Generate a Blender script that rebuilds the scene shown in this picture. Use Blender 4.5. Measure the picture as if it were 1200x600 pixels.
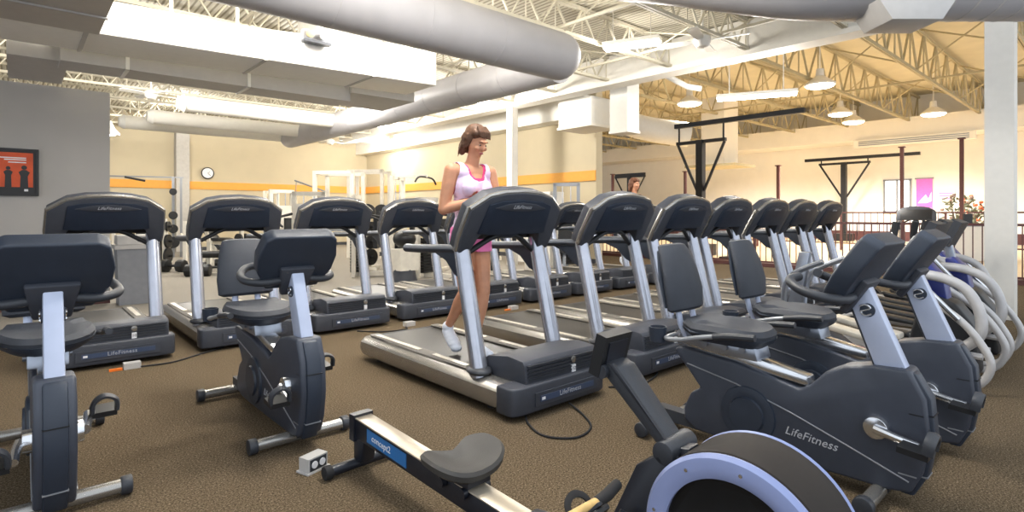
import bpy, bmesh, math, random
from mathutils import Vector, Matrix, Euler
random.seed(7)
C = bpy.context.scene.collection
for o in list(bpy.data.objects): bpy.data.objects.remove(o)

# ------------------------------------------------------------------ camera, world, light, exposure
# world axes: X runs along the treadmill rows, Y runs from machine fronts to their backs
cam_d = bpy.data.cameras.new('camera'); cam = bpy.data.objects.new('camera', cam_d); C.objects.link(cam)
cam.location = (0, 0, 1.31); cam.rotation_euler = (math.pi/2, 0, -math.atan2(.665, .747))
cam_d.sensor_width = 36; cam_d.lens = 36*650/1200; cam_d.shift_y = -50/1200
cam_d.clip_start = .05; cam_d.clip_end = 200
bpy.context.scene.camera = cam
vs = bpy.context.scene.view_settings
vs.view_transform = 'Standard'; vs.look = 'None'; vs.gamma = 1; vs.exposure = 0.62
try: vs.use_curve_mapping = False
except Exception: pass
w = bpy.data.worlds.new('world'); bpy.context.scene.world = w; w.use_nodes = True
w.node_tree.nodes['Background'].inputs[0].default_value = (.84, .91, 1.0, 1)
w.node_tree.nodes['Background'].inputs[1].default_value = 1.0

def area(name, loc, size, power, col=(1,1,1), rot=(0,0,0), sy=None, parent=None):
    l = bpy.data.lights.new(name, 'AREA'); l.energy = power; l.color = col
    l.size = size
    if name == 'lamp_downlight': l.shape = 'DISK'
    if sy: l.shape = 'RECTANGLE'; l.size_y = sy
    o = bpy.data.objects.new(name, l); C.objects.link(o); o.location = loc; o.rotation_euler = rot
    o.visible_camera = True
    if parent: o.parent = parent
    return o

# ------------------------------------------------------------------ materials
def s2l(c): return c/12.92 if c <= .04045 else ((c+.055)/1.055)**2.4
def rgb(h):
    h = h.lstrip('#'); return tuple(s2l(int(h[i:i+2], 16)/255) for i in (0, 2, 4)) + (1,)
MATS = {}
def mat(name, col, rough=.5, metal=0, var=.06, scale=12, bump=0, bscale=200, emit=None, estr=0, coat=0, spec=.5):
    if name in MATS: return MATS[name]
    m = bpy.data.materials.new(name); m.use_nodes = True; nt = m.node_tree; b = nt.nodes['Principled BSDF']
    b.inputs['Roughness'].default_value = rough; b.inputs['Metallic'].default_value = metal
    b.inputs['Coat Weight'].default_value = coat; b.inputs['Specular IOR Level'].default_value = spec
    tc = nt.nodes.new('ShaderNodeTexCoord'); c = rgb(col)
    n = nt.nodes.new('ShaderNodeTexNoise'); n.inputs['Scale'].default_value = scale; n.inputs['Detail'].default_value = 3
    nt.links.new(tc.outputs['Object'], n.inputs['Vector'])
    r = nt.nodes.new('ShaderNodeValToRGB')
    r.color_ramp.elements[0].position = .3; r.color_ramp.elements[1].position = .7
    r.color_ramp.elements[0].color = tuple(min(1, x*(1-var)) for x in c[:3])+(1,)
    r.color_ramp.elements[1].color = tuple(min(1, x*(1+var)) for x in c[:3])+(1,)
    nt.links.new(n.outputs['Fac'], r.inputs['Fac']); nt.links.new(r.outputs['Color'], b.inputs['Base Color'])
    if bump:
        n2 = nt.nodes.new('ShaderNodeTexNoise'); n2.inputs['Scale'].default_value = bscale
        bp = nt.nodes.new('ShaderNodeBump'); bp.inputs['Strength'].default_value = bump; bp.inputs['Distance'].default_value = .004
        nt.links.new(tc.outputs['Object'], n2.inputs['Vector']); nt.links.new(n2.outputs['Fac'], bp.inputs['Height'])
        nt.links.new(bp.outputs['Normal'], b.inputs['Normal'])
    if emit:
        b.inputs['Emission Color'].default_value = rgb(emit); b.inputs['Emission Strength'].default_value = estr
    MATS[name] = m; return m

def carpet_mat():
    m = mat('carpet', '#6e5d42', rough=.95, spec=.1); nt = m.node_tree; b = nt.nodes['Principled BSDF']
    tc = nt.nodes['Texture Coordinate']
    for l in list(nt.links):
        if l.to_socket == b.inputs['Base Color']: nt.links.remove(l)
    def noise(sc, d=2):
        n = nt.nodes.new('ShaderNodeTexNoise'); n.inputs['Scale'].default_value = sc; n.inputs['Detail'].default_value = d
        nt.links.new(tc.outputs['Object'], n.inputs['Vector']); return n
    a, c, e = noise(105, 4), noise(240, 3), noise(.5, 3)
    ad = nt.nodes.new('ShaderNodeMath'); ad.operation = 'ADD'
    nt.links.new(a.outputs['Fac'], ad.inputs[0]); nt.links.new(c.outputs['Fac'], ad.inputs[1])
    r = nt.nodes.new('ShaderNodeValToRGB'); cr = r.color_ramp
    cr.elements[0].position = .37; cr.elements[0].color = rgb('#2f271d')
    cr.elements[1].position = .64; cr.elements[1].color = rgb('#8c7e6b')
    k = cr.elements.new(.5); k.color = rgb('#5c4f3c')
    hf = nt.nodes.new('ShaderNodeMath'); hf.operation = 'MULTIPLY'; hf.inputs[1].default_value = .5
    nt.links.new(ad.outputs[0], hf.inputs[0]); nt.links.new(hf.outputs[0], r.inputs['Fac'])
    mx = nt.nodes.new('ShaderNodeMixRGB'); mx.blend_type = 'MULTIPLY'; mx.inputs[0].default_value = .5
    r2 = nt.nodes.new('ShaderNodeValToRGB'); r2.color_ramp.elements[0].color = (.75, .74, .78, 1); r2.color_ramp.elements[1].color = (1.1, 1.05, .95, 1)
    nt.links.new(e.outputs['Fac'], r2.inputs['Fac']); nt.links.new(r.outputs['Color'], mx.inputs[1]); nt.links.new(r2.outputs['Color'], mx.inputs[2])
    nt.links.new(mx.outputs['Color'], b.inputs['Base Color'])
    bp = nt.nodes.new('ShaderNodeBump'); bp.inputs['Strength'].default_value = .6; bp.inputs['Distance'].default_value = .006
    nt.links.new(c.outputs['Fac'], bp.inputs['Height']); nt.links.new(bp.outputs['Normal'], b.inputs['Normal'])
    return m
def wave_mat(name, c0, c1, axis='X', scale=10, rough=.6, metal=0, bump=.4):
    m = mat(name, c0, rough=rough, metal=metal); nt = m.node_tree; b = nt.nodes['Principled BSDF']
    tc = nt.nodes['Texture Coordinate']
    for l in list(nt.links):
        if l.to_socket == b.inputs['Base Color']: nt.links.remove(l)
    wv = nt.nodes.new('ShaderNodeTexWave'); wv.bands_direction = axis; wv.inputs['Scale'].default_value = scale
    nt.links.new(tc.outputs['Object'], wv.inputs['Vector'])
    r = nt.nodes.new('ShaderNodeValToRGB'); r.color_ramp.elements[0].color = rgb(c1); r.color_ramp.elements[1].color = rgb(c0)
    r.color_ramp.elements[0].position = .1; r.color_ramp.elements[1].position = .45
    nt.links.new(wv.outputs['Fac'], r.inputs['Fac']); nt.links.new(r.outputs['Color'], b.inputs['Base Color'])
    bp = nt.nodes.new('ShaderNodeBump'); bp.inputs['Strength'].default_value = bump; bp.inputs['Distance'].default_value = .01
    nt.links.new(wv.outputs['Fac'], bp.inputs['Height']); nt.links.new(bp.outputs['Normal'], b.inputs['Normal'])
    return m

M_carpet = carpet_mat()
M_wallbeige = mat('beige_wall', '#c6b99c', .8, var=.03, scale=2)
M_wallcream = mat('cream_wall', '#efeadf', .8, var=.02, scale=2)
M_wallgrey = mat('grey_wall', '#b4b1ad', .8, var=.03, scale=2)
M_white = mat('white_paint', '#e9e6de', .55, var=.02)
M_whitepan = mat('white_duct', '#f1efe8', .5, var=.02)
M_ductgrey = mat('duct_grey', '#b9b6b2', .5, var=.03)
M_orange = mat('orange_paint', '#e5a448', .7, var=.03)
M_deck = wave_mat('roof_deck', '#dcd6c6', '#9a927c', 'X', 3.3, bump=.8)
M_courtdeck = mat('court_roof', '#cec5aa', .8, var=.05, scale=1.5)
M_joist = mat('joist_paint', '#cfc8b4', .6)
M_truss = mat('truss_paint', '#b5a987', .6)
M_ductround = mat('round_duct_paint', '#aeacae', .45, var=.04, scale=3)
M_courtfloor = mat('court_floor', '#c6ad86', .35, var=.06, scale=4)
M_navy = mat('navy_plastic', '#1e2838', .45, var=.08, bump=.15, bscale=600)
M_char = mat('charcoal_plastic', '#3b3e46', .5, var=.06, bump=.2, bscale=600)
M_char2 = mat('dark_grey_plastic', '#303339', .45, var=.05, bump=.15, bscale=600)
M_rim = mat('grey_rim_plastic', '#8f9297', .35, metal=.3, var=.04)
M_silver = mat('silver_paint', '#b6b9c3', .26, metal=.75, var=.04)
M_siderail = mat('satin_silver', '#a29f9a', .27, metal=.75, var=.05)
M_belt = mat('running_belt', '#262420', .4, var=.12, scale=60)
M_grip = wave_mat('ribbed_footrest', '#77726a', '#3f3c38', 'X', 26, rough=.5, bump=.5)
M_strip = mat('light_footrest', '#c9c2b4', .35, metal=.2)
M_black = mat('black_plastic', '#17181b', .45, var=.1)
M_rubber = mat('black_rubber', '#1d1d1f', .8, var=.1)
M_bike = mat('slate_bike_plastic', '#3a3f4a', .42, var=.06, bump=.15, bscale=500)
M_bikedark = mat('dark_bike_plastic', '#2a323f', .45, var=.06, bump=.15, bscale=500)
M_mast = mat('blue_silver_paint', '#b9c2d8', .35, metal=.12, var=.03)
M_chrome = mat('bright_metal', '#d4d6da', .2, metal=.95, var=.02)
M_vinyl = mat('charcoal_vinyl', '#32363e', .6, var=.1, bump=.3, bscale=350)
M_steel = mat('brushed_steel', '#9aa0ab', .3, metal=.8)
M_lav = mat('lavender_grey_paint', '#8e9ac4', .4, metal=.15, var=.03)
M_rower = mat('rower_black', '#1b1e27', .4, var=.08)
M_railtop = mat('rail_cream', '#b9ae9c', .3, metal=.5, var=.05)
M_wood = mat('pale_wood', '#d9b473', .5, var=.15, scale=30)
M_bluelab = mat('blue_label', '#2b6fae', .4)
M_labelw = mat('white_label', '#e8e8ea', .5)
M_logo = mat('silver_lettering', '#c5c8cf', .35, metal=.3)
M_skin = mat('skin', '#c98f6e', .5, var=.06, scale=20)
M_tan = mat('tanned_skin', '#b87a50', .5, var=.05, scale=20)
M_hair = mat('brown_hair', '#5a3c28', .6, var=.3, scale=60)
M_lilac = mat('lilac_cloth', '#e9d0ea', .8, var=.04, scale=20)
M_hotpink = mat('hot_pink_cloth', '#e0447e', .8)
M_pink = mat('pink_cloth', '#f985c0', .8)
M_shoe = mat('white_shoe', '#dfe4ee', .7, var=.04)
M_maroon = mat('maroon_paint', '#54302f', .5)
M_whiteframe = mat('white_frame', '#e3ddd0', .4)
M_eblue = mat('deep_blue', '#1f2c78', .35)
M_eloop = mat('pearl_loop', '#b7b5b4', .3, metal=.15)
M_bin = mat('bin_grey', '#85878c', .6)
M_light = mat('fluorescent', '#ffffff', emit='#fff8ea', estr=9)
M_lightw = mat('warm_lamp', '#ffffff', emit='#ffeecb', estr=14)
M_glassbright = mat('daylit_glass', '#f4f6f8', .15, emit='#ffffff', estr=1.6)
M_orangelight = mat('orange_plastic', '#f07a28', .4)

# ------------------------------------------------------------------ mesh helpers
def spline(pts, n=6):
    P = [Vector(p) for p in pts]
    if len(P) < 3: return P
    out = []
    for i in range(len(P)-1):
        p0 = P[max(i-1, 0)]; p1 = P[i]; p2 = P[i+1]; p3 = P[min(i+2, len(P)-1)]
        for k in range(n):
            t = k/n
            out.append(.5*((2*p1)+(-p0+p2)*t+(2*p0-5*p1+4*p2-p3)*t*t+(-p0+3*p1-3*p2+p3)*t**3))
    out.append(P[-1]); return out

class MB:
    def __init__(s): s.bm = bmesh.new()
    def face(s, vs):
        try: return s.bm.faces.new(vs)
        except ValueError: return None
    def _tmp(s, t, bevel=0, seg=2, M=None):
        if bevel:
            es = [e for e in t.edges if len(e.link_faces) == 2 and e.calc_face_angle(0) > .5]
            if es: bmesh.ops.bevel(t, geom=es, offset=bevel, segments=seg, affect='EDGES', profile=.5, clamp_overlap=True)
        if M is not None: bmesh.ops.transform(t, matrix=M, verts=t.verts)
        me = bpy.data.meshes.new('t'); t.to_mesh(me); t.free(); s.bm.from_mesh(me); bpy.data.meshes.remove(me); return s
    def box(s, x0, x1, y0, y1, z0, z1, bevel=0, M=None, seg=2):
        t = bmesh.new()
        v = [t.verts.new(p) for p in [(x0,y0,z0),(x1,y0,z0),(x1,y1,z0),(x0,y1,z0),(x0,y0,z1),(x1,y0,z1),(x1,y1,z1),(x0,y1,z1)]]
        for f in [(0,3,2,1),(4,5,6,7),(0,1,5,4),(1,2,6,5),(2,3,7,6),(3,0,4,7)]: t.faces.new([v[i] for i in f])
        return s._tmp(t, bevel, seg, M)
    def obox(s, c, size, rot=(0,0,0), bevel=0, seg=2):
        a, b, h = [x/2 for x in size]
        return s.box(-a, a, -b, b, -h, h, bevel, Matrix.Translation(c) @ Euler(rot).to_matrix().to_4x4(), seg)
    def prism(s, pts, a, b, plane='yz', bevel=0, seg=2, M=None):
        """pts: outline; extruded from a to b along the remaining axis"""
        t = bmesh.new()
        def P(p, k):
            return {'yz': (k, p[0], p[1]), 'xz': (p[0], k, p[1]), 'xy': (p[0], p[1], k)}[plane]
        A = [t.verts.new(P(p, a)) for p in pts]; B = [t.verts.new(P(p, b)) for p in pts]; n = len(pts)
        t.faces.new(A); t.faces.new(B[::-1])
        for i in range(n): t.faces.new([A[i], B[i], B[(i+1) % n], A[(i+1) % n]])
        bmesh.ops.recalc_face_normals(t, faces=t.faces)
        return s._tmp(t, bevel, seg, M)
    def tube(s, pts, r, n=10, closed=False, cap=True, sx=1.0, up=None):
        P = [Vector(p) for p in pts]; N = len(P)
        R = r if isinstance(r, (list, tuple)) else [r]*N
        T = []
        for i in range(N):
            if closed: d = P[(i+1) % N]-P[i-1]
            else: d = P[min(i+1, N-1)]-P[max(i-1, 0)]
            T.append(d.normalized())
        u = Vector(up) if up else (Vector((0,0,1)) if abs(T[0].z) < .9 else Vector((1,0,0)))
        u = (u-T[0]*u.dot(T[0])).normalized(); rings = []
        for i in range(N):
            if i: u = (u-T[i]*u.dot(T[i])).normalized()
            v = T[i].cross(u)
            rings.append([s.bm.verts.new(P[i]+(u*math.cos(a)*R[i]+v*math.sin(a)*R[i]*sx)) for a in [2*math.pi*k/n for k in range(n)]])
        for i in range(N if closed else N-1):
            A = rings[i]; B = rings[(i+1) % N]
            for k in range(n): s.face([A[k], A[(k+1) % n], B[(k+1) % n], B[k]])
        if cap and not closed:
            s.face(rings[0][::-1]); s.face(rings[-1])
        return s
    def cyl(s, p0, p1, r0, r1=None, n=20, bevel=0):
        r1 = r0 if r1 is None else r1; p0 = Vector(p0); p1 = Vector(p1); d = p1-p0; L = d.length
        t = bmesh.new(); bmesh.ops.create_cone(t, cap_ends=True, segments=n, radius1=r0, radius2=r1, depth=L)
        M = Matrix.Translation((p0+p1)/2) @ d.to_track_quat('Z', 'Y').to_matrix().to_4x4()
        return s._tmp(t, bevel, 2, M)
    def lathe(s, prof, c, axis='x', n=40):
        """prof: list of (a, r): a along axis, r radius"""
        rings = []
        for a, r in prof:
            ring = []
            for k in range(n):
                t = 2*math.pi*k/n; p, q = r*math.cos(t), r*math.sin(t)
                v = {'x': (a, p, q), 'y': (q, a, p), 'z': (p, q, a)}[axis]
                ring.append(s.bm.verts.new(Vector(c)+Vector(v)))
            rings.append(ring)
        for i in range(len(rings)-1):
            for k in range(n): s.face([rings[i][k], rings[i][(k+1) % n], rings[i+1][(k+1) % n], rings[i+1][k]])
        if prof[0][1] > 0: s.face(rings[0][::-1])
        if prof[-1][1] > 0: s.face(rings[-1])
        return s
    def ell(s, c, rad, rot=(0,0,0), n=16):
        t = bmesh.new(); bmesh.ops.create_uvsphere(t, u_segments=n, v_segments=max(6, n*2//3), radius=1)
        M = Matrix.Translation(c) @ Euler(rot).to_matrix().to_4x4() @ Matrix.Diagonal((*rad, 1))
        return s._tmp(t, 0, 2, M)
    def loft(s, secs, cap=True):
        rings = [[s.bm.verts.new(p) for p in sec] for sec in secs]; n = len(rings[0])
        for A, B in zip(rings, rings[1:]):
            for k in range(n): s.face([A[k], A[(k+1) % n], B[(k+1) % n], B[k]])
        if cap: s.face(rings[0][::-1]); s.face(rings[-1])
        return s
    def build(s, name, m, parent=None, smooth=True, ang=.6):
        bmesh.ops.recalc_face_normals(s.bm, faces=s.bm.faces)
        if smooth:
            for f in s.bm.faces: f.smooth = True
            for e in s.bm.edges:
                if len(e.link_faces) != 2 or e.calc_face_angle(0) > ang: e.smooth = False
        me = bpy.data.meshes.new(name); s.bm.to_mesh(me); s.bm.free(); me.materials.append(m)
        o = bpy.data.objects.new(name, me); C.objects.link(o)
        if parent: o.parent = parent
        return o

def tag(o, label=None, cat=None, group=None, kind=None):
    if label: o['label'] = label
    if cat: o['category'] = cat
    if group: o['group'] = group
    if kind: o['kind'] = kind
    return o
def thing(name, label, cat, loc=(0,0,0), rz=0, group=None):
    o = bpy.data.objects.new(name, None); C.objects.link(o); o.location = loc; o.rotation_euler = (0, 0, rz)
    o.empty_display_size = .1
    return tag(o, label, cat, group)
def struct(o): o['kind'] = 'structure'; return o
def copy_tree(o, parent=None):
    c = o.copy(); C.objects.link(c)
    if parent: c.parent = parent
    for ch in list(KIDS.get(o.name, [])) or [x for x in o.children]: copy_tree(ch, c)
    return c
KIDS = {}
def place(o, loc, rz, label, group=None):
    o.location = loc; o.rotation_euler = (0, 0, rz); o['label'] = label
    if group: o['group'] = group
    return o
def text(name, body, size, m, parent, M, ext=.0008, spacing=1.0, shear=0):
    cu = bpy.data.curves.new('t', 'FONT'); cu.body = body; cu.size = size; cu.extrude = ext; cu.align_x = 'CENTER'; cu.align_y = 'CENTER'
    cu.resolution_u = 2; cu.shear = shear; cu.space_character = spacing
    t = bpy.data.objects.new('t', cu); C.objects.link(t)
    dg = bpy.context.evaluated_depsgraph_get(); dg.update()
    me = bpy.data.meshes.new_from_object(t.evaluated_get(dg)); bpy.data.objects.remove(t)
    me.transform(M); me.materials.clear(); me.materials.append(m); me.name = name
    o = bpy.data.objects.new(name, me); C.objects.link(o); o.parent = parent
    return o
T = Matrix.Translation
def R(a, ax): return Matrix.Rotation(a, 4, ax)
FRONT = R(math.pi/2, 'X')                      # text facing -Y, reading along +X
SIDE = R(-math.pi/2, 'Z') @ R(math.pi/2, 'X')  # text facing -X, reading along -Y
PI = math.pi

# ------------------------------------------------------------------ room shell
struct(MB().box(-8, 13.8, -3, 22, -.1, 0).build('floor', M_carpet, smooth=False))
o = struct(MB().box(13.8, 31, -6, 34, -.1, -.01).build('floor_court', M_courtfloor, smooth=False))
struct(MB().box(-8, 11.2, 22, 22.2, 0, 4.75).build('wall_back', M_wallbeige, smooth=False))
struct(MB().box(11.2, 11.45, 9.3, 22.2, 0, 4.75).build('wall_side', M_wallbeige, smooth=False))
struct(MB().box(-8, 1.0, 9.96, 10.15, 0, 3.07).build('wall_left', M_wallgrey, smooth=False))
struct(MB().box(31, 31.2, -6, 34, 0, 7).build('wall_court', M_wallcream, smooth=False))
struct(MB().box(11.45, 31, 33.8, 34, 0, 7).build('wall_court_end', M_wallcream, smooth=False))
struct(MB().box(-8, 11.2, 8.35, 22, 0, .004).build('floor_rubber', mat('rubber_floor', '#8b857b', .8, var=.1, scale=40), smooth=False))
# painted orange bands
struct(MB().box(-8, 11.17, 21.96, 22, 2.16, 2.43).box(11.16, 11.2, 9.3, 21.96, 2.16, 2.43).build('trim_1', M_orange, smooth=False))
struct(MB().box(-8, 1.0, 9.93, 9.96, 0, .1).build('baseboard_left', M_maroon, smooth=False))
struct(MB().box(-8, 11.17, 21.97, 22, 0, .12).box(11.17, 11.2, 9.3, 21.96, 0, .12).build('baseboard_back', M_char, smooth=False))
# shallow pier on the back wall
struct(MB().box(4.0, 4.4, 21.6, 22, 0, 4.1).build('trim_2', mat('pier_grey', '#b9b5ae', .8), smooth=False))
# ceilings
struct(MB().box(-8, 9.5, 2.2, 22.2, 4.65, 4.8).box(9.5, 11.45, 9.3, 22.2, 4.65, 4.8).build('ceiling', M_deck, smooth=False))
struct(MB().box(9.55, 31.2, -6, 9.3, 6.75, 6.9).box(11.45, 31.2, 9.3, 34, 6.75, 6.9).build('ceiling_court', M_courtdeck, smooth=False))
# main white header beam between gym and court
h = MB().box(9.28, 9.52, -3, 20.5, 4.03, 4.62)
h.box(9.2, 9.6, -3, 20.5, 3.99, 4.05)
struct(h.build('trim_3', M_white, smooth=False))
# columns in the header's line
struct(MB().box(9.07, 9.35, .98, 1.26, 0, 4.0, .01).build('column_near', M_white))
struct(MB().box(9.3, 9.5, 10.45, 10.65, 0, 4.0, .01).build('column_far', M_white))
# roof joists of the gym
def joist_mesh(x0, x1, zb, zt, step, r=.022, ch=.05):
    m = MB()
    for z in (zb, zt): 
        m.box(x0, x1, -.045, -.008, z-ch/2, z+ch/2); m.box(x0, x1, .008, .045, z-ch/2, z+ch/2)
    x = x0; i = 0
    while x < x1-step/2:
        m.tube([(x, 0, zt), (x+step/2, 0, zb), (x+step, 0, zt)], r, 5); x += step
        m.tube([(x, 0, zt), (x, 0, zb)], r*.6, 4)
    return m
k = 1
jm = joist_mesh(-7.5, 9.28, 4.12, 4.58, .62)
jo = struct(jm.build('ceiling_joist', M_joist, smooth=False)); jo.location = (0, 2.9, 0)
for i in range(1, 13):
    c = jo.copy(); C.objects.link(c); c.location = (0, 2.9+1.5*i, 0)
tm = joist_mesh(9.7, 30.9, 5.4, 6.62, 1.5, .035, .09)
to = struct(tm.build('ceiling_truss', M_truss, smooth=False)); to.location = (0, 1.8, 0)
for i in range(1, 13):
    c = to.copy(); C.objects.link(c); c.location = (0, 1.8+2.4*i, 0)
br = MB()                                               # cross bracing between the trusses
for i in range(9):
    y = 1.8+2.4*i
    for x in (12, 18, 24):
        br.tube([(x, y, 5.4), (x+1.2, y+2.4, 6.6)], .025, 5); br.tube([(x, y, 6.6), (x+1.2, y+2.4, 5.4)], .025, 5)
    for x in (14.5, 21): br.box(x-.03, x+.03, y, y+2.4, 5.42, 5.48)
struct(br.build('ceiling_bracing', M_truss, smooth=False))
br = MB()
for x in (-2, 2.5, 6.2, 8.3):
    br.box(x-.02, x+.02, 2.6, 21.9, 4.14, 4.18)
    for i in range(12):
        y = 2.9+1.5*i; br.tube([(x, y, 4.12), (x+.1, y+1.5, 4.58)], .014, 4); br.tube([(x, y, 4.58), (x+.1, y+1.5, 4.12)], .014, 4)
struct(br.build('ceiling_bridging', M_joist, smooth=False))
# big white soffit on top of the side wall and cream trunk in front of the court wall
struct(MB().box(10.7, 11.2, 9.2, 22, 3.78, 4.3, .02).build('trim_4', M_white))
struct(MB().box(29.2, 31, -6, 34, 4.7, 5.55, .2, seg=3).build('trim_5', M_wallcream))
struct(MB().box(30.9, 31, -6, 34, 0, .45).build('baseboard_court', M_maroon, smooth=False))

# ------------------------------------------------------------------ ducts and things under the ceiling
def hangers(m, pts, z0, z1=4.65, r=.012):
    for x, y in pts: m.tube([(x, y, z0), (x, y, z1)], r, 5)
    return m
t = thing('air_duct', 'big rectangular white air duct with an emergency light on its side', 'air duct', (0, 6.87, 3.2))
MB().prism([(-3, -.12), (.56, -.10), (2.09, -.065), (4.62, 0), (4.62, .54), (2.09, .29), (.56, .25), (-3, .22)], 0, .85, 'xz', .01).build('duct_body', M_whitepan, t)
sm = MB()
for x, q in ((-.9, -.12), (.5, -.10), (2.2, -.06), (3.6, -.025)): sm.box(x-.02, x+.02, -.012, .86, q-.012, q+.004)
sm.build('seam', M_ductgrey, t)
hangers(MB(), [(x, .42) for x in (1.3, 2.0, 3.0, 4.2)], .2, 1.45, .02).build('hanger_rod', M_whiteframe, t)
t = thing('air_duct', 'wide grey duct running overhead toward the camera along the grey wall side', 'air duct', (0, 0, 3.08))
MB().prism([(-6, 3.4), (.60, 3.4), (.60, 6.84), (-6, 6.84)], 0, .4, 'xy', .01).build('duct_body', M_ductgrey, t)
sm = MB()
for y in (4.4, 5.3, 6.2): sm.box(-6, .61, y-.02, y+.02, -.015, 0)
sm.build('seam', M_ductgrey, t)
t = thing('air_duct', 'lower grey duct tucked under and behind the big white rectangular duct', 'air duct', (0, 8.2, 3.07))
MB().box(.36, 3.9, 0, .55, 0, .42, .06, seg=3).build('duct_body', M_ductgrey, t)
MB().box(3.88, 5.0, -.1, 1.0, .12, .4, .01).build('branch_box', M_ductgrey, t)
MB().box(-.1, .45, .2, 1.7, .03, .48, .02).box(-6, -.4, .9, 2.4, .02, .45, .02).build('elbow', M_ductgrey, t)
sm = MB()
for x in (1.0, 2.4): sm.box(x-.02, x+.02, -.012, .56, -.012, 0).box(x-.02, x+.02, -.012, 0, -.012, .36)
sm.build('seam', M_whitepan, t)
# white frames above the big duct
t = thing('air_handler', 'pale boxy air handler hung above the white rectangular duct', 'air handler', (3.6, 8.0, 4.0))
MB().box(-.3, .75, 0, .8, -.1, .5, .01).box(.8, 1.7, -.1, .8, -.15, .45, .01).build('housing', M_whitepan, t)
MB().box(-.2, .6, -.012, 0, .05, .35, .01).build('access_panel', M_white, t)

def round_duct(name, label, pts, r, seams=True, cap0=False, m=M_ductround):
    t = thing(name, label, 'air duct')
    MB().tube(pts, r, 32).build('duct_body', m, t)
    if seams:
        for i in range(len(pts)-1):
            a, b = Vector(pts[i]), Vector(pts[i+1]); n = int((b-a).length/1.2)
            for k in range(1, n+1):
                p = a+(b-a)*k/(n+1); d = (b-a).normalized()
                MB().tube([p-d*.012, p+d*.012], r+.003, 32).build('seam_ring', m, t)
    return t
t = round_duct('round_duct', 'fat round grey duct crossing overhead and ending beside the ceiling fan', [(-3, 5.6, 3.6), (5.7, 5.6, 3.6), (5.9, 5.6, 3.6)], .34)
MB().ell((5.9, 5.6, 3.6), (.30, .338, .338), n=32).build('end_cap', M_ductround, t)
round_duct('round_duct', 'long round duct running to the back wall from the fat overhead duct', [(6.10, 5.8, 3.58), (6.10, 16.9, 3.58)], .3)
for Y, x0, lab in ((13.3, 2.6, 'nearest pale branch duct running left off the long round duct'), (15.6, 2.4, 'middle pale branch duct running left off the long round duct'), (16.95, 2.0, 'branch duct closest to the back wall, off the long round duct')):
    t = thing('branch_duct', lab, 'air duct'); MB().tube([(x0, Y, 3.62), (6.0, Y, 3.62)], .17, 20).build('duct_body', M_white, t)
    MB().cyl((x0-.12, Y, 3.62), (x0, Y, 3.62), .12, .19, 20).build('diffuser', M_white, t)
def CW(cx, d, z):   # camera-aligned metric coordinates -> world
    return Vector((.747*cx+.665*d, -.665*cx+.747*d, z))
pts = spline([CW(1.35, 6.4, 4.2), CW(1.7, 5.85, 3.95), CW(2.2, 5.4, 3.70), CW(2.7, 5.22, 3.57), CW(3.3, 5.2, 3.55)], 6) + [CW(9, 5.2, 3.55)]
t = thing('round_duct', 'large spiral grey duct across the top right corner above the white column', 'air duct')
MB().tube(pts, .42, 36).build('duct_body', M_ductround, t)
sm = MB()
for i in range(22):
    p = CW(3.3+i*.22, 5.2, 3.55); q = CW(3.315+i*.22, 5.2, 3.55)
    sm.tube([p, p*.5+q*.5, q], .423, 36)
sm.build('spiral_seam', M_ductgrey, t)
fr = CW(3.55, 4.95, 3.09); M0 = T(fr) @ R(-math.atan2(.665, .747), 'Z')
MB().prism([(-.34, .10), (.34, .10), (.22, -.08), (-.22, -.08)], -.1, .3, 'xz', .004, M=M0).build('register_box', M_ductgrey, t)

# white boxes hanging under the header beyond
t = thing('supply_box', 'wide white duct box with tapered bottom beneath the header beam', 'duct box', (10.35, 8.95, 3.25))
MB().box(-.4, .55, -.55, .5, .15, .8, .01).build('box_body', M_white, t)
MB().box(-.43, .58, -.58, .53, .1, .16, .005).tube([(0, 0, .7), (0, 0, 3.4)], .03, 6).build('bottom_flange', M_wallcream, t)
t = thing('supply_box', 'tall white square duct dropping beside the wide duct box', 'duct box', (10.35, 7.78, 3.07))
MB().box(-.2, .25, -.24, .24, .1, 3.6, .01).build('box_body', M_white, t)
MB().box(-.22, .27, -.26, .26, .06, .12, .005).build('bottom_flange', M_white, t)
t = thing('return_duct', 'white curved duct dropping toward the court past the tall square duct', 'air duct')
MB().tube(spline([(14.5, 13.2, 5.0), (15.2, 12.4, 4.9), (16, 11.4, 4.3), (17.2, 10.2, 4.0)], 6), .42, 24).build('duct_body', M_white, t)
MB().box(13.6, 14.8, 12.8, 14.2, 4.5, 5.5, .02).build('junction_box', M_white, t)
t = thing('flex_pipe', 'thin white pipe slanting between the header and the long tube lamp', 'pipe')
MB().tube([(9.55, 6.75, 4.4), (10.4, 6.2, 3.95), (10.6, 6.0, 3.9)], .06, 12).build('pipe_body', M_white, t)
t = thing('supply_box', 'white duct box hanging in the court above the railing left of the black rig', 'duct box', (22, 11.6, 3.3))
MB().box(-.6, .6, -.5, .5, 0, 2.8, .02).build('box_body', M_wallcream, t)
MB().box(-.9, .9, -1.1, 1.1, -.08, .02, .01).build('bottom_flange', M_truss, t)

# emergency light on the white duct
t = thing('emergency_light', 'small grey emergency light with two lamps on the white duct side', 'emergency light', (2.78, 6.86, 3.52))
MB().box(-.17, .17, -.09, 0, -.07, .06, .015).build('housing', M_bin, t)
for x in (-.1, .07): MB().cyl((x, -.14, .0), (x, -.08, .0), .05, .035, 16, .004).build('lamp_head', M_labelw if x > 0 else mat('amber_lens', '#c9b27a', .3), t)
MB().box(-.17, .17, -.13, -.02, -.1, -.07, .01).build('tray', M_char, t)

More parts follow.
